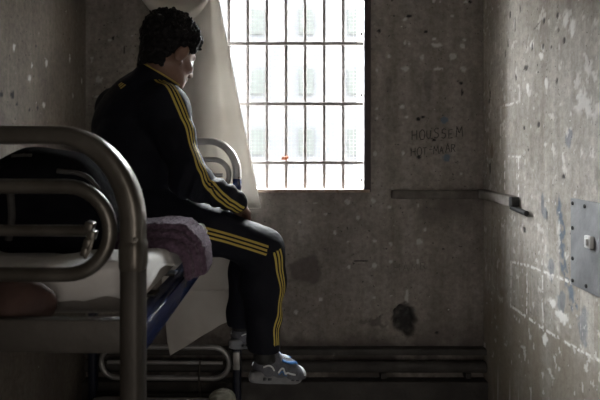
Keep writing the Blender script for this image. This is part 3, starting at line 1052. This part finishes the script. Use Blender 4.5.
# white sheet over the upper mattress
nu, nv = 90, 190
xs_ = np.linspace(-BW + .02, .0, nu)
ys_ = np.linspace(.108, 1.80, nv)
X, Y = np.meshgrid(xs_, ys_, indexing='ij')
Z = -.2765 + .004 * np.sin(X * 23 + Y * 9) * np.sin(Y * 17 + X * 5) - dent(X, Y)
Z += .010 * fbm(X * 9, Y * 7, 3) + .006 * np.abs(np.sin(X * 30 + 6 * fbm(X * 6, Y * 6)))
Z += .035 * np.exp(-(((X + .09) / .07) ** 2 + ((Y - .21) / .12) ** 2))
over = sstep(-.045, -.0, X)
Xd = X - .012 * sstep(-.03, 0, X)
Z = Z - over ** 2 * (.030 + .016 * np.sin(Y * 16))
ends = 1 - sstep(.108, .135, Y)
Z = Z - ends * .052
X2 = Xd
V = np.stack([X2, Y, Z + ZC], -1).reshape(-1, 3)
me = np_mesh('bed_sheet', V, grid_faces(nu, nv))
sh = link('bed_sheet', me, M['sheet'])
sh.location = BO; sh.rotation_euler = (0, 0, ANG)
md = sh.modifiers.new('thick', 'SOLIDIFY'); md.thickness = .004; md.offset = 1
tag(sh, 'rumpled white sheet on the upper mattress', 'sheet')

# hanging sheet at the far end of the bed, below the upper bunk
def cloth(name, outline, Y0, m, fold=.012, fr=40, nu=60, nv=60, parent=None, thick=.003, tw=0.0):
    """outline: rows of (py, px_left, px_right, drop_left, drop_right)"""
    rows = np.array(outline, float)
    t = np.linspace(0, 1, nv)
    tt = np.linspace(0, 1, len(rows))
    py, l, r, dl_, dr = [np.interp(t, tt, rows[:, i]) for i in range(5)]
    u = np.linspace(0, 1, nu)
    PX = l[None, :] + (r - l)[None, :] * u[:, None]
    PY = py[None, :] + dl_[None, :] * (1 - u[:, None]) + dr[None, :] * u[:, None]
    YY = Y0 + fold * np.sin(u[:, None] * fr + 2.0 * fbm(u[:, None] * 3 + t[None, :] * 0, t[None, :] * 2 + u[:, None] * 0, 2)) * (.35 + .65 * t[None, :]) + tw * u[:, None]
    YY = YY + .006 * (fbm(PX * .06, PY * .05, 3) - .5)
    V = np.stack([(PX - VX) * Y0 / F, YY, ZC - (PY - VY) * Y0 / F], -1).reshape(-1, 3)
    o = link(name, np_mesh(name, V, grid_faces(nu, nv)), m, parent)
    md = o.modifiers.new('thick', 'SOLIDIFY'); md.thickness = thick; md.offset = 0
    return o


hs = cloth('hanging_sheet', [(186, 158, 232, 0, 0), (291, 162, 236, 0, 0), (312, 165, 234, 4, 2), (330, 167, 231, 12, -9), (340, 170, 231, 16, -22)], 2.93, M['curtain'], .007, 13)
tag(hs, 'greyish white sheet hanging at the far end of the bunk under the rail', 'sheet')
hem = MB().tube([P(x, 290.5 + .4 * math.sin(x), 2.93 - .011) for x in np.linspace(163, 235, 20)], .003, 6)
hem.build('hem', M['curtain'], hs)

# curtain by the window
ct = cloth('curtain', [(-40, 176, 214, 0, 0), (0, 176, 219, 0, 0), (60, 168, 231, 0, 0), (120, 158, 243, 0, 0), (180, 150, 255.5, 0, 0), (208, 146, 261, 4, 0)], 3.085, M['curtain'], .016, 17, 90, 90)
tag(ct, 'off white curtain pulled aside at the left of the barred window', 'curtain')
u = np.linspace(0, 1, 60); t = np.linspace(0, 1, 30)
UU, TT = np.meshgrid(u, t, indexing='ij')
xa_, xb_ = 132, 212
PX = xa_ + (xb_ - xa_) * UU
sag = 4 * UU * (1 - UU)
PY = -38 + 24 * UU - 0 * TT + (18 + 22 * TT) * sag ** .8 + TT * (6 + 8 * (1 - UU))
YY = 3.05 - .03 * np.sin(TT * 9 + UU * 2) * .5 - .02 * TT
V = np.stack([(PX - VX) * 3.05 / F, YY, ZC - (PY - VY) * 3.05 / F], -1).reshape(-1, 3)
sw_ = link('swag', np_mesh('swag', V, grid_faces(60, 30)), M['curtain'], ct)
md = sw_.modifiers.new('thick', 'SOLIDIFY'); md.thickness = .003

# mauve wool blanket folded over the edge of the bunk
bl = SDF((-.50, 1.38, ZC - .43), (-.16, 2.0, ZC - .18), .0045)
G = bl.grid()
def layer(prof, y0, y1, r, tiltk=0.0):
    Xg = G[0]; Zg = G[2] - ZC; Yg = G[1]
    sh_ = Zg + tiltk * (Yg - y0)
    d2 = np.full(np.broadcast(Xg, Zg, Yg).shape, 9.0, np.float32)
    for (a, b) in zip(prof[:-1], prof[1:]):
        L2 = (b[0] - a[0]) ** 2 + (b[1] - a[1]) ** 2
        tq = np.clip(((Xg - a[0]) * (b[0] - a[0]) + (sh_ - a[1]) * (b[1] - a[1])) / L2, 0, 1)
        d2 = np.minimum(d2, np.sqrt((Xg - a[0] - tq * (b[0] - a[0])) ** 2 + (sh_ - a[1] - tq * (b[1] - a[1])) ** 2))
    d2 = d2 - r * .35
    dy = np.abs(Yg - (y0 + y1) / 2) - (y1 - y0) / 2 + r * .65
    d = np.sqrt(np.maximum(d2, 0) ** 2 + np.maximum(dy, 0) ** 2) + np.minimum(np.maximum(d2, dy), 0) - r * .65
    h_ = np.clip(.008 - np.abs(bl.V - d), 0, None) / .008
    bl.V = (np.minimum(bl.V, d) - h_ * h_ * .008 / 4).astype(np.float32)
base_p = [(-.46, -.262), (-.32, -.260), (-.275, -.260), (-.248, -.272), (-.234, -.30), (-.232, -.338)]
base_p = [(a_, b_ + .005) for a_, b_ in base_p]
def offs(p, dx, dz): return [(a + dx * min(1, max(0, (a + .40) / .16)), b + dz * (1 if a < -.27 else .55)) for a, b in p]
layer(base_p, 1.47, 1.72, .013)
layer(offs(base_p, .014, .020)[:-1] + [(-.214, -.328)], 1.49, 1.72, .0125)
layer(offs(base_p, .026, .038)[:-1] + [(-.203, -.325)], 1.51, 1.66, .013)
bl.ell((-.320, 1.69, ZC - .230), (.060, .06, .020), k=.02)
bl.disp(lambda x, y, z: .0022 * np.sin(260 * y + 3 * np.sin(20 * x)) * np.sin(240 * (x - z)) + .004 * np.sin(22 * y + 8 * x) * np.sin(15 * x - 9 * z))
tag(link('wool_blanket', bl.mesh('wool_blanket', 1), M['purple_wool']), 'mauve knitted blanket folded over the edge of the upper bunk', 'blanket')

# black bag behind the near bars
bag = empty('bag', B(-.42, .35, -.27), ANG)
tag(bag, 'slumped black bag on the upper bunk behind the near bars', 'bag')
o0 = Vector(bag.location)
Rb = Matrix.Rotation(-ANG, 3, 'Z')
def bp(px, py, Y): return P(px, py, Y)
f = SDF((-.80, 1.25, ZC - .30), (-.30, 1.78, ZC + .02), .006)
f.box((-.58, 1.50, ZC - .150), (.125, .13, .112), rr=.05, k=.03)
f.ell((-.57, 1.47, ZC - .080), (.105, .12, .068), k=.05)
f.ell((-.48, 1.50, ZC - .185), (.075, .12, .085), k=.05)
f.ell((-.625, 1.47, ZC - .065), (.05, .09, .045), k=.04)
f.disp(lambda x, y, z: .004 * np.sin(31 * x + 4 * np.sin(19 * z)) * np.sin(27 * z + 9 * y))
f.V = np.maximum(f.V, (ZC - .266) - f.grid()[2]).astype(np.float32)
bm_ = f.mesh('bag_body', 2)
bo = link('bag_body', bm_, M['bag'], bag)
bo.matrix_parent_inverse = bag.matrix_world.inverted() if False else Matrix.Translation(-o0) if abs(ANG) < 1e-9 else (Matrix.Translation(o0) @ Matrix.Rotation(ANG, 4, 'Z')).inverted()
INVB = bo.matrix_parent_inverse.copy()
bvh = BVHTree.FromPolygons([v.co for v in bm_.vertices], [tuple(p.vertices) for p in bm_.polygons])
EYE = Vector((0, 0, ZC))
def cast(bv, px, py):
    d = (P(px, py, 1.0) - EYE).normalized()
    h = bv.ray_cast(EYE, d)
    if h[0] is not None: return h[0], h[1]
    best = None
    for Yq in np.linspace(1.2, 2.7, 40):
        q = bv.find_nearest(P(px, py, Yq))
        if best is None or q[3] < best[2]: best = (q[0], q[1], q[3])
    return best[0], best[1]
def strap(name, pxs, r, m, flat=2.5):
    pts, nn = [], []
    for (a, b) in pxs:
        c_, n_ = cast(bvh, a, b)
        pts.append(c_ + n_ * .002)
    pts = curve_pts(pts, 6)
    o = MB().tube(pts, r, 8).build(name, m, bag)
    o.matrix_parent_inverse = INVB
strap('strap', [(57, 171), (66, 172), (76, 173), (88, 178), (98, 190)], .006, M['bag_strap'])
strap('strap', [(11, 192), (12, 205), (12, 220), (9, 240)], .009, M['bag_strap'])
strap('zip', [(12, 157), (22, 156), (32, 156)], .004, M['bag_strap'])

# brown cloth bundle at the near end
f = SDF((-.80, 1.05, ZC - .36), (-.38, 1.16, ZC - .23), .004)
f.chain([(-.78, 1.104, ZC - .30), (-.60, 1.104, ZC - .298), (-.49, 1.104, ZC - .300), (-.452, 1.104, ZC - .305)], [.03, .034, .034, .026], .02)
f.ell((-.51, 1.104, ZC - .296), (.085, .026, .040), k=.02)
f.ell((-.64, 1.104, ZC - .296), (.12, .026, .040), k=.02)
f.disp(lambda x, y, z: .0016 * np.sin(90 * z + 30 * x) + .001 * np.sin(140 * x))
tag(link('cloth_bundle', f.mesh('cloth_bundle', 2), M['brown_cloth']), 'dark red brown cloth roll at the near end of the upper mattress', 'cloth')

# khaki cloth on the lower bunk
c = Vector(((224 - VX) * 2.8 / F, 2.8, ZC - SPC - .285))
f = SDF(c - Vector((.12, .16, .02)), c + Vector((.12, .16, .12)), .005)
f.ell(c + Vector((0, 0, .02)), (.055, .10, .045), k=.02).ell(c + Vector((.02, -.03, .035)), (.03, .05, .035), k=.02).ell(c + Vector((-.03, .03, .02)), (.045, .06, .035), k=.02)
f.disp(lambda x, y, z: .004 * np.sin(80 * x + 30 * z + 10 * np.sin(20 * y)))
f.V = np.maximum(f.V, (ZC - SPC - .284) - f.grid()[2]).astype(np.float32)
kc = link('crumpled_cloth', f.mesh('crumpled_cloth', 2), M['khaki_cloth'])
tag(kc, 'crumpled khaki cloth at the far corner of the lower bunk', 'cloth')

# ------------------------------------------------------------------ the man
person = empty('person', (-.50, 2.19, ZC - .305))
tag(person, 'seated person in black tracksuit with yellow stripes, head bowed toward the window', 'person')
po0 = Vector(person.location)
PI_ = Matrix.Translation(-po0)


def pp(name, me, m, parent=person):
    o = link(name, me, m, parent)
    if parent is person: o.matrix_parent_inverse = PI_
    else: o.matrix_parent_inverse = Matrix.Identity(4)
    return o


V3 = lambda x, y, dz: Vector((x, y, ZC + dz))
# joints
PEL = V3(-.51, 2.19, -.21)
HIPR, HIPL = V3(-.48, 2.11, -.225), V3(-.53, 2.28, -.225)
KNR, KNL = P(262, 249, 2.15), P(251, 241, 2.42)
ANR, ANL = P(264, 352, 2.15), P(241, 322, 2.45)
SP = [PEL, V3(-.545, 2.20, -.06), V3(-.545, 2.22, .07), V3(-.50, 2.225, .18), P(157, 82, 2.21)]
SHR, SHL = P(166, 108, 2.09), P(117, 107, 2.36)
ELR, ELL = P(190, 180, 2.00), V3(-.43, 2.44, -.13)
WRR, WRL = P(236, 202, 2.12), V3(-.215, 2.32, -.225)
# head frame
yaw, tilt = math.radians(50), math.radians(24)
HF = Vector((math.cos(yaw) * math.cos(tilt), math.sin(yaw) * math.cos(tilt), -math.sin(tilt)))
HR = Vector((math.sin(yaw), -math.cos(yaw), 0))
HU = HR.cross(HF).normalized()
HC = P(172, 53, 2.2)
def H(f_, r_, u_): return HC + HF * f_ + HR * r_ + HU * u_
HAX = [HF, HR, HU]
# torso frame
ty = math.radians(45)
TF = Vector((math.cos(ty), math.sin(ty), 0)); TR = Vector((math.sin(ty), -math.cos(ty), 0)); TU = Vector((0, 0, 1))
TAX = [TF, TR, TU]

# --- body: one continuous skin
bd = SDF((-.84, 1.88, ZC - .90), (.12, 2.66, ZC + .53), .0042)
bd.chain(SP, [.11, .10, .11, .10, .06], .05)
bd.ell(SP[2], (.09, .145, .16), TAX, .05)
bd.chain([HIPR, KNR, ANR], [.075, .052, .036], .03)
bd.chain([HIPL, KNL, ANL], [.075, .052, .036], .03)
bd.chain([SHR, ELR, WRR], [.048, .036, .024], .03)
bd.chain([SHL, ELL, WRL], [.048, .036, .024], .03)
bd.cone(SP[3], SHR, .06, .05, .04); bd.cone(SP[3], SHL, .06, .05, .04)
for an, ya_ in ((ANR, 48), (ANL, 60)):
    fd = Vector((math.cos(math.radians(ya_)), math.sin(math.radians(ya_)), 0))
    bd.cone(an + Vector((0, 0, -.01)), an + fd * .05 + Vector((0, 0, -.062)), .030, .022, .02)
    bd.cone(an + fd * .05 + Vector((0, 0, -.062)), an + fd * .13 + Vector((0, 0, -.088)), .022, .014, .02)
# neck and head
bd.cone(SP[4], H(-.025, 0, -.06), .060, .056, .03)
bd.ell(H(-.012, 0, .030), (.096, .076, .090), HAX, .02)
bd.ell(H(.028, 0, -.045), (.064, .058, .075), HAX, .03)
bd.ell(H(.060, 0, -.100), (.026, .030, .022), HAX, .02)
bd.cone(H(-.01, .050, -.055), H(.06, .022, -.098), .016, .016, .03)
bd.cone(H(-.01, -.050, -.055), H(.06, -.022, -.098), .016, .016, .03)
bd.cone(H(.076, .028, .018), H(.084, -.028, .018), .013, .013, .015)
bd.cone(H(.088, 0, .008), H(.112, 0, -.034), .008, .013, .012)
bd.ell(H(.098, .012, -.038), (.011, .008, .008), HAX, .006)
bd.ell(H(.098, -.012, -.038), (.011, .008, .008), HAX, .006)
for s in (1, -1):
    bd.ell(H(.094, s * .031, -.003), (.016, .017, .011), HAX, .012, 'sub')
    bd.ell(H(.060, s * .045, -.035), (.022, .018, .018), HAX, .02)
    e0 = H(-.016, s * .083, -.020)
    eax = [(HF * .95 + HU * -.2).normalized(), (HR * s + HF * -.35).normalized(), HU]
    bd.ell(e0, (.023, .009, .037), eax, .004)
    bd.ell(e0 + HR * s * .009 + HF * .003, (.013, .006, .024), eax, .003, 'sub')
    bd.ell(H(-.002, s * .075, -.050), (.010, .007, .010), HAX, .006)
bd.cone(H(.091, .016, -.066), H(.091, -.016, -.066), .0075, .0075, .006)
bd.cone(H(.088, .014, -.078), H(.088, -.014, -.078), .008, .008, .006)


def hand(wr, d, n, s, curl=1.0):
    d, n = d.normalized(), n.normalized()
    s = (s - d * s.dot(d)).normalized()
    n = (n - d * n.dot(d) - s * n.dot(s)).normalized()
    ax = [d, s, n]
    bd.cone(wr, wr + d * .03, .024, .024, .02)
    bd.ell(wr + d * .052, (.050, .041, .016), ax, .015)
    bd.ell(wr + d * .035 + s * .024 + n * .006, (.032, .018, .016), ax, .012)
    for i, (o_, L) in enumerate(((.030, .92), (.010, 1.0), (-.011, .95), (-.031, .78))):
        p = wr + d * (.086 - abs(i - 1) * .004) + s * o_
        a = 0
        q = [p - d * .02, p]
        for k, (l, da) in enumerate(((.042, .35), (.027, .65), (.021, .45))):
            a += da * curl
            p = p + (d * math.cos(a) + n * math.sin(a)) * l * L
            q.append(p)
        bd.chain(q, [.0095, .0095, .0088, .008, .0068], .004)
    p = wr + d * .022 + s * .028
    bd.chain([p, p + (d * .6 + s * .75) * .038, p + (d * .95 + s * .75) * .052 + n * .012, p + (d * 1.3 + s * .65) * .062 + n * .02], [.013, .0115, .010, .0078], .005)


hand(WRR, Vector((.22, .80, -.38)), Vector((-.55, .0, -.8)), Vector((-.8, .3, .5)), 1.1)
hand(WRL, Vector((.60, -.60, -.25)), Vector((-.2, 0, -1)), Vector((-.5, -.8, .1)), .9)
body = pp('body', bd.mesh('body', 2), M['skin'])
del bd
for s in (1, -1):
    ey = SDF(H(.083, s * .031, -.004) - Vector((.02, .02, .02)), H(.083, s * .031, -.004) + Vector((.02, .02, .02)), .002)
    ey.ell(H(.0765, s * .031, -.004), (.011, .011, .011), HAX, .001)
    pp('eye', ey.mesh('eye', 1), M['eye'])

# --- hair: a cap of short curls
hr = SDF(HC - Vector((.18, .18, .17)), HC + Vector((.18, .18, .2)), .0025)
hr.ell(H(-.018, 0, .040), (.106, .085, .094), HAX, .01)
hr.ell(H(-.055, 0, -.01), (.070, .072, .075), HAX, .03)
hr.box(H(.125, 0, -.06), (.085, .13, .125), HAX, .03, .02, 'sub')       # clears the face
hr.box(H(.02, 0, -.115), (.10, .13, .085), HAX, .02, .02, 'sub')       # clears the ears and cheeks
rr_ = random.Random(3)
for i in range(1500):
    v = Vector((rr_.gauss(0, 1), rr_.gauss(0, 1), rr_.gauss(0, 1))).normalized()
    kk = rr_.uniform(.97, 1.09)
    f_, r_, u_ = v.x * .114 * kk - .018, v.y * .093 * kk, v.z * .101 * kk + .040
    if f_ > .035 and u_ < .068: continue
    if f_ > -.045 and u_ < .004 : continue
    if u_ < -.060: continue
    rad = rr_.uniform(.0045, .0105)
    p = H(f_, r_, u_)
    q = p + Vector((rr_.gauss(0, .006), rr_.gauss(0, .006), rr_.gauss(0, .006))) + HU * .003
    hr.cone(p, q, rad, rad * .8, .003)
for i in range(220):      # nape
    a = rr_.uniform(-1.12, 1.12); u_ = rr_.uniform(-.095, .0)
    p = H(-.042 - (.072 + .25 * min(0, u_ + .03)) * math.cos(a), (.080 + .12 * min(0, u_ + .03)) * math.sin(a), u_)
    hr.cone(p, p, rr_.uniform(.006, .010), None, .004)
pp('hair', hr.mesh('hair', 1), M['hair'])

# --- tracksuit jacket
jk = SDF((-.86, 1.84, ZC - .36), (.0, 2.66, ZC + .42), .005)
jk.chain(SP[:4] + [SP[3].lerp(SP[4], .45)], [.145, .138, .140, .105, .085], .05)
jk.ell(SP[2] + Vector((.0, 0, .0)), (.125, .180, .185), TAX, .06)
jk.ell(SP[1], (.145, .170, .14), TAX, .06)
jk.ell(PEL + Vector((.0, 0, -.02)), (.155, .180, .095), TAX, .05)
jk.cone(SP[3] + Vector((0, 0, -.01)), SHR, .080, .076, .05); jk.cone(SP[3] + Vector((0, 0, .0)), SHL, .085, .078, .05)
jk.chain([SHR, ELR, WRR + (WRR - ELR) * .02], [.078, .062, .041], .035)
jk.chain([SHL, ELL, WRL], [.076, .060, .040], .035)
jk.chain([WRR, WRR + (WRR - ELR).normalized() * .012], [.039, .033], .01)
def jwr(x, y, z):
    zz = z - ZC
    w = .0035 * np.sin(34 * (zz + .25 * x) + 3 * np.sin(11 * x + 4) + 2.2 * np.sin(13 * y))
    w = w + .0028 * np.sin(58 * (zz * .7 - x * .6) + 4 * np.sin(9 * y)) * (zz < .1)
    fa = np.exp(-((x + .25) / .09) ** 2) * np.exp(-((zz + .16) / .07) ** 2)      # bunched forearm sleeve
    return w + fa * .009 * np.sin(120 * (x - .35 * zz) + 1.5 * np.sin(30 * y))
jk.disp(jwr)
# flat hem and hollow neck and cuff
jk.V = np.maximum(jk.V, (ZC - .300) - jk.grid()[2]).astype(np.float32)
jme = jk.mesh('tracksuit_jacket', 2)
del jk


def bvh_of(me):
    n = len(me.vertices); c = np.empty(n * 3, np.float32); me.vertices.foreach_get('co', c)
    return BVHTree.FromPolygons([tuple(x) for x in c.reshape(-1, 3)], [tuple(p.vertices) for p in me.polygons]), c.reshape(-1, 3)


def band(me, paths, width=.05):
    bv, C = bvh_of(me)
    nrm = np.empty(len(C) * 3, np.float32); me.vertices.foreach_get('normal', nrm); nrm = nrm.reshape(-1, 3)
    out = np.full(len(C), 9.0)
    best = np.full(len(C), 9.0)
    for path in paths:
        pts = [cast(bv, a, b)[0] for a, b in path]
        pts = np.array([tuple(q) for q in curve_pts(pts, 8)])
        for _ in range(40): pts[1:-1] = pts[1:-1] * .5 + (pts[:-2] + pts[2:]) * .25
        pts = np.array([tuple(bv.find_nearest(Vector(q))[0]) for q in pts])
        for _ in range(12): pts[1:-1] = pts[1:-1] * .5 + (pts[:-2] + pts[2:]) * .25
        for si, (a, b) in enumerate(zip(pts[:-1], pts[1:])):
            ab = b - a; L2 = ab @ ab + 1e-12
            traw = ((C - a) @ ab) / L2
            t = np.clip(traw, 0, 1)
            dv = C - (a + t[:, None] * ab)
            dist = np.linalg.norm(dv, axis=1)
            m = (dist < best) & (dist < width)
            tn = ab / math.sqrt(L2)
            side = np.cross(np.broadcast_to(tn, C.shape), nrm)
            side /= np.linalg.norm(side, axis=1)[:, None] + 1e-9
            # distance across measured with the sign of the side, size of the full offset
            sg = np.sign((dv * side).sum(1))
            along = np.abs((dv * tn).sum(1))
            val = sg * np.sqrt(np.maximum(dist ** 2 - 0 * along ** 2, 0))
            bad = ((traw < -.02) if si == 0 else np.zeros(len(C), bool)) | ((traw > 1.02) if si == len(pts) - 2 else np.zeros(len(C), bool))
            out[m] = np.where(bad[m], 9.0, val[m]); best[m] = dist[m]
    # cut the band at its two ends
    set_attr(me, 'band', out)


band(jme, [[(151, 71), (161, 79), (171, 90), (180, 104), (187, 120), (193, 140), (198, 159), (202, 172), (210, 187), (224, 201), (242, 211)],
           [(131, 78), (125, 82), (119, 87)]])
jacket = pp('tracksuit_jacket', jme, M['track'])
# small pale arc on the hem of the jacket
jb, _ = bvh_of(jme)
q = [cast(jb, a, b) for a, b in ((213, 211), (216, 215), (221, 216), (226, 213))]
MB().tube(curve_pts([a + b * .001 for a, b in q], 5), .0011, 6).build('pocket_trim', M['pocket'], jacket)
# standing collar
nrm_c = Vector((-.0, -.0, 0))
cdir = Vector((1, .1, 0)).normalized()
cx_ = Vector((cdir.x, cdir.y, -.60)).normalized()
cy_ = Vector((-cdir.y, cdir.x, 0))
cn_ = cx_.cross(cy_).normalized()
if cn_.z < 0: cn_ = -cn_
CC = P(161, 75, 2.2)
rows = []
NR = 48
for k, (dn, ra) in enumerate(((-.10, .118), (-.055, .098), (-.02, .091), (0, .088), (.0015, .085), (-.001, .081), (-.03, .080))):
    rows.append([CC + cn_ * dn + cx_ * math.cos(2 * math.pi * i / NR) * ra * 1.0 + cy_ * math.sin(2 * math.pi * i / NR) * ra * .92 for i in range(NR)])
mb = MB()
vs = [p for r_ in rows for p in r_]
fs = [(k * NR + i, k * NR + (i + 1) % NR, (k + 1) * NR + (i + 1) % NR, (k + 1) * NR + i) for k in range(len(rows) - 1) for i in range(NR)]
mb.add(vs, fs)
col_o = mb.build('collar', M['track'], jacket)
set_attr(col_o.data, 'band', np.full(len(col_o.data.vertices), 9.0))
pi_o = MB().tube([CC + cn_ * .001 + cx_ * math.cos(a) * .0868 + cy_ * math.sin(a) * .0868 * .92 for a in np.linspace(0, 2 * math.pi, 49)[:-1]], .0036, 8, closed=True).build('yellow_piping', M['yellow'], jacket)

# --- trousers
tr = SDF((-.72, 1.92, ZC - .86), (.12, 2.62, ZC - .06), .0048)
tr.ell(PEL + Vector((.02, .0, -.035)), (.13, .165, .085), TAX, .04)
tr.chain([HIPR, HIPR.lerp(KNR, .55), KNR, KNR.lerp(ANR, .35), ANR.lerp(KNR, .12), ANR], [.094, .086, .078, .080, .058, .054], .03)
tr.chain([HIPL, HIPL.lerp(KNL, .55), KNL, KNL.lerp(ANL, .35), ANL.lerp(KNL, .12), ANL], [.094, .086, .076, .074, .062, .058], .03)
tr.disp(lambda x, y, z: .0030 * np.sin(44 * (x + .5 * (z - ZC)) + 2.5 * np.sin(14 * z + 8 * y)) + .0026 * np.sin(36 * (z - ZC) + 20 * x + 3 * np.sin(15 * y)))
tr.V = np.maximum(tr.V, (ZC - (350 - VY) * 2.15 / F) - tr.grid()[2]).astype(np.float32)
tr.V = np.maximum(tr.V, (-.305 + ZC) - tr.grid()[2] - np.where(tr.grid()[0] > -.30, 9, 0)).astype(np.float32)
tme = tr.mesh('tracksuit_trousers', 2)
del tr
band(tme, [[(184, 226), (200, 231), (220, 236), (240, 242), (256, 247), (268, 251)], [(277, 250), (280, 262), (282, 280), (281.5, 300), (280, 320), (277, 346)]], .04)
pp('tracksuit_trousers', tme, M['track'])

# --- shoes (built pointing along +x, sole at z=0, then placed)
def make_shoe(heel, yaw_, pitch_, roll_, tall=.105, flip=1):
    f = SDF((-.06, -.075, -.03), (.29, .075, .16), .0035)
    f.chain([(.035, 0, .040), (.10, 0, .042), (.18, flip * -.004, .034), (.235, flip * .004, .026)], [.036, .036, .040, .032], .03)
    f.ell((.19, 0, .022), (.070, .048, .034), k=.02)
    f.ell((.245, flip * .003, .022), (.036, .036, .028), k=.02)
    f.cone((.038, 0, .05), (.040, 0, tall), .037, .036, .02)
    f.cone((.075, 0, .06), (.070, 0, tall + .010), .030, .026, .03)
    f.cone((.085, 0, .072), (.17, 0, .052), .026, .028, .03)
    f.cone((.048, 0, .07), (.046, 0, .2), .031, .033, .006, 'sub')
    f.V = np.maximum(f.V, .012 - f.grid()[2]).astype(np.float32)
    Mx = Matrix.Translation(heel) @ Matrix.Rotation(yaw_, 4, 'Z') @ Matrix.Rotation(pitch_, 4, 'Y') @ Matrix.Rotation(roll_, 4, 'X')
    def put(me, name, m, parent):
        me.transform(Mx)
        return pp(name, me, m, parent)
    um = f.mesh('shoe', 2)
    bv = BVHTree.FromPolygons([v.co for v in um.vertices], [tuple(p.vertices) for p in um.polygons])
    shoe = put(um, 'shoe', M['shoe'], person)
    shoe.matrix_parent_inverse = PI_
    # sole: outline lofted in height
    out = []
    n = 44
    for k in range(n):
        a = 2 * math.pi * k / n
        c_, s_ = math.cos(a), math.sin(a)
        x = .122 + .152 * math.copysign(abs(c_) ** .8, c_)
        wd = np.interp(x, [-.03, .0, .04, .10, .16, .20, .24, .275], [.026, .034, .037, .035, .044, .047, .042, .026])
        y = wd * math.copysign(abs(s_) ** .75, s_)
        out.append((x, y))
    mb = MB()
    hs_ = [(-.004, .90), (.0, .97), (.012, 1.02), (.024, 1.0), (.030, .93), (.030, .5)]
    vs = [(.122 + (x - .122) * sc, y * sc, h + (.012 * max(0, (x - .20) / .07) ** 2) + (.006 if x < .03 else 0) * (h > .02)) for h, sc in hs_ for x, y in out]
    fs = [(i * n + k, i * n + (k + 1) % n, (i + 1) * n + (k + 1) % n, (i + 1) * n + k) for i in range(len(hs_) - 1) for k in range(n)]
    fs += [tuple(range(n))[::-1], tuple((len(hs_) - 1) * n + k for k in range(n))]
    mb.add(vs, fs)
    o = mb.build('sole', M['sole'], None); o.data.transform(Mx); o.parent = shoe
    def part(mb, name, m):
        o = mb.build(name, m, None); o.data.transform(Mx); o.parent = shoe
        return o
    def on(x, y, z, dx, dy, dz, lift=.001):
        h = bv.ray_cast(Vector((x, y, z)) + Vector((dx, dy, dz)) * .2, -Vector((dx, dy, dz)))
        if h[0] is None:
            h = bv.find_nearest(Vector((x, y, z)))
        return h[0] + Vector((dx, dy, dz)) * lift
    # air windows in the sole, both sides
    for s in (1, -1):
        for x in (.165, .192, .012, .038):
            part(MB().box((x, s * (np.interp(x, [0, .04, .16, .2], [.034, .037, .044, .047]) * 1.0), .013), (.017, .006, .010), bev=.003), 'air_window', M['shoe_dark'])
    # waving side trim
    for s in (1, -1):
        wv = MB()
        pts = [on(x, s * .02, z, 0, s, 0) for x, z in ((.075, .036), (.085, .050), (.098, .052), (.106, .042), (.116, .034), (.130, .037), (.145, .034), (.165, .032))]
        wv.tube(curve_pts(pts, 5), .0034, 8)
        pts = [on(x, s * .02, z, 0, s, 0) for x, z in ((.005, .052), (.02, .060), (.036, .056), (.05, .044))]
        part(wv, 'wave_trim', M['shoe_white'])
        part(MB().tube(curve_pts(pts, 5), .003, 8), 'heel_trim', M['shoe_white'])
    for s in (1, -1):
        pts = [on(x, s * .02, z, 0, s, 0) for x, z in ((.080, .030), (.094, .042), (.110, .030), (.126, .028))]
        part(MB().tube(curve_pts(pts, 5), .003, 8), 'blue_trim', M['shoe_blue'])
    # tongue and laces
    tg = MB()
    pts = [on(x, 0, .04, 0, 0, 1, .001) for x in (.108, .13, .155, .18)]
    tg.tube(curve_pts([(.086, 0, tall + .028), (.092, 0, tall + .006)] + pts, 5), .012, 10, flat=.45, flat_dir=(0, 0, 1))
    part(tg, 'tongue', M['shoe_blue'])
    for s in (1, -1):
        q = [on(x, s * y, .05, 0, s * .5, .86, .0012) for x, y in ((.096, .020), (.118, .021), (.142, .022), (.166, .022), (.186, .020))]
        part(MB().tube(curve_pts(q, 5), .0085, 10, flat=.4, flat_dir=(0, s * .5, .86)), 'eyelet_panel', M['shoe_blue'])
    lc = MB()
    for i, x in enumerate((.104, .119, .134, .149, .164)):
        q = [on(x + .004 * math.sin(i), y, .05, 0, 0, 1, .006 if abs(y) < .012 else .002) for y in (-.022, -.012, 0, .012, .022)]
        lc.tube(curve_pts(q, 4), .0026, 6)
    part(lc, 'laces', M['shoe_white'])
    # toe cap
    tc_ = SDF((.20, -.06, .0), (.29, .06, .07), .003)
    tc_.ell((.240, flip * .003, .024), (.041, .044, .0385), k=.01)
    tc_.V = np.maximum(tc_.V, np.maximum(.026 - tc_.grid()[2], .226 - tc_.grid()[0] + .25 * (tc_.grid()[2] - .03))).astype(np.float32)
    tm = tc_.mesh('toe_cap', 2); tm.transform(Mx)
    o = link('toe_cap', tm, M['shoe_white'], shoe)
    return shoe


def sock(an, top_dz, ya_):
    fd = Vector((math.cos(math.radians(ya_)), math.sin(math.radians(ya_)), 0))
    f = SDF(an - Vector((.10, .10, .12)), an + Vector((.12, .14, .08)), .004)
    f.chain([an + Vector((0, 0, .06)), an + Vector((0, 0, -.012)), an + fd * .045 + Vector((0, 0, -.062))], [.041, .035, .027], .02)
    pp('sock', f.mesh('sock', 2), M['black'])
sock(ANR, 0, 48); sock(ANL, 0, 60)
YR_, YL_ = math.radians(49), math.radians(58)
hR = ANR + Vector((-.048 * math.cos(YR_), -.048 * math.sin(YR_), -.094))
make_shoe(hR, YR_, math.radians(17), math.radians(-5), .10)
hL = ANL + Vector((-.048 * math.cos(YL_), -.048 * math.sin(YL_), -.094))
make_shoe(hL, YL_, math.radians(12), 0, .10, -1)
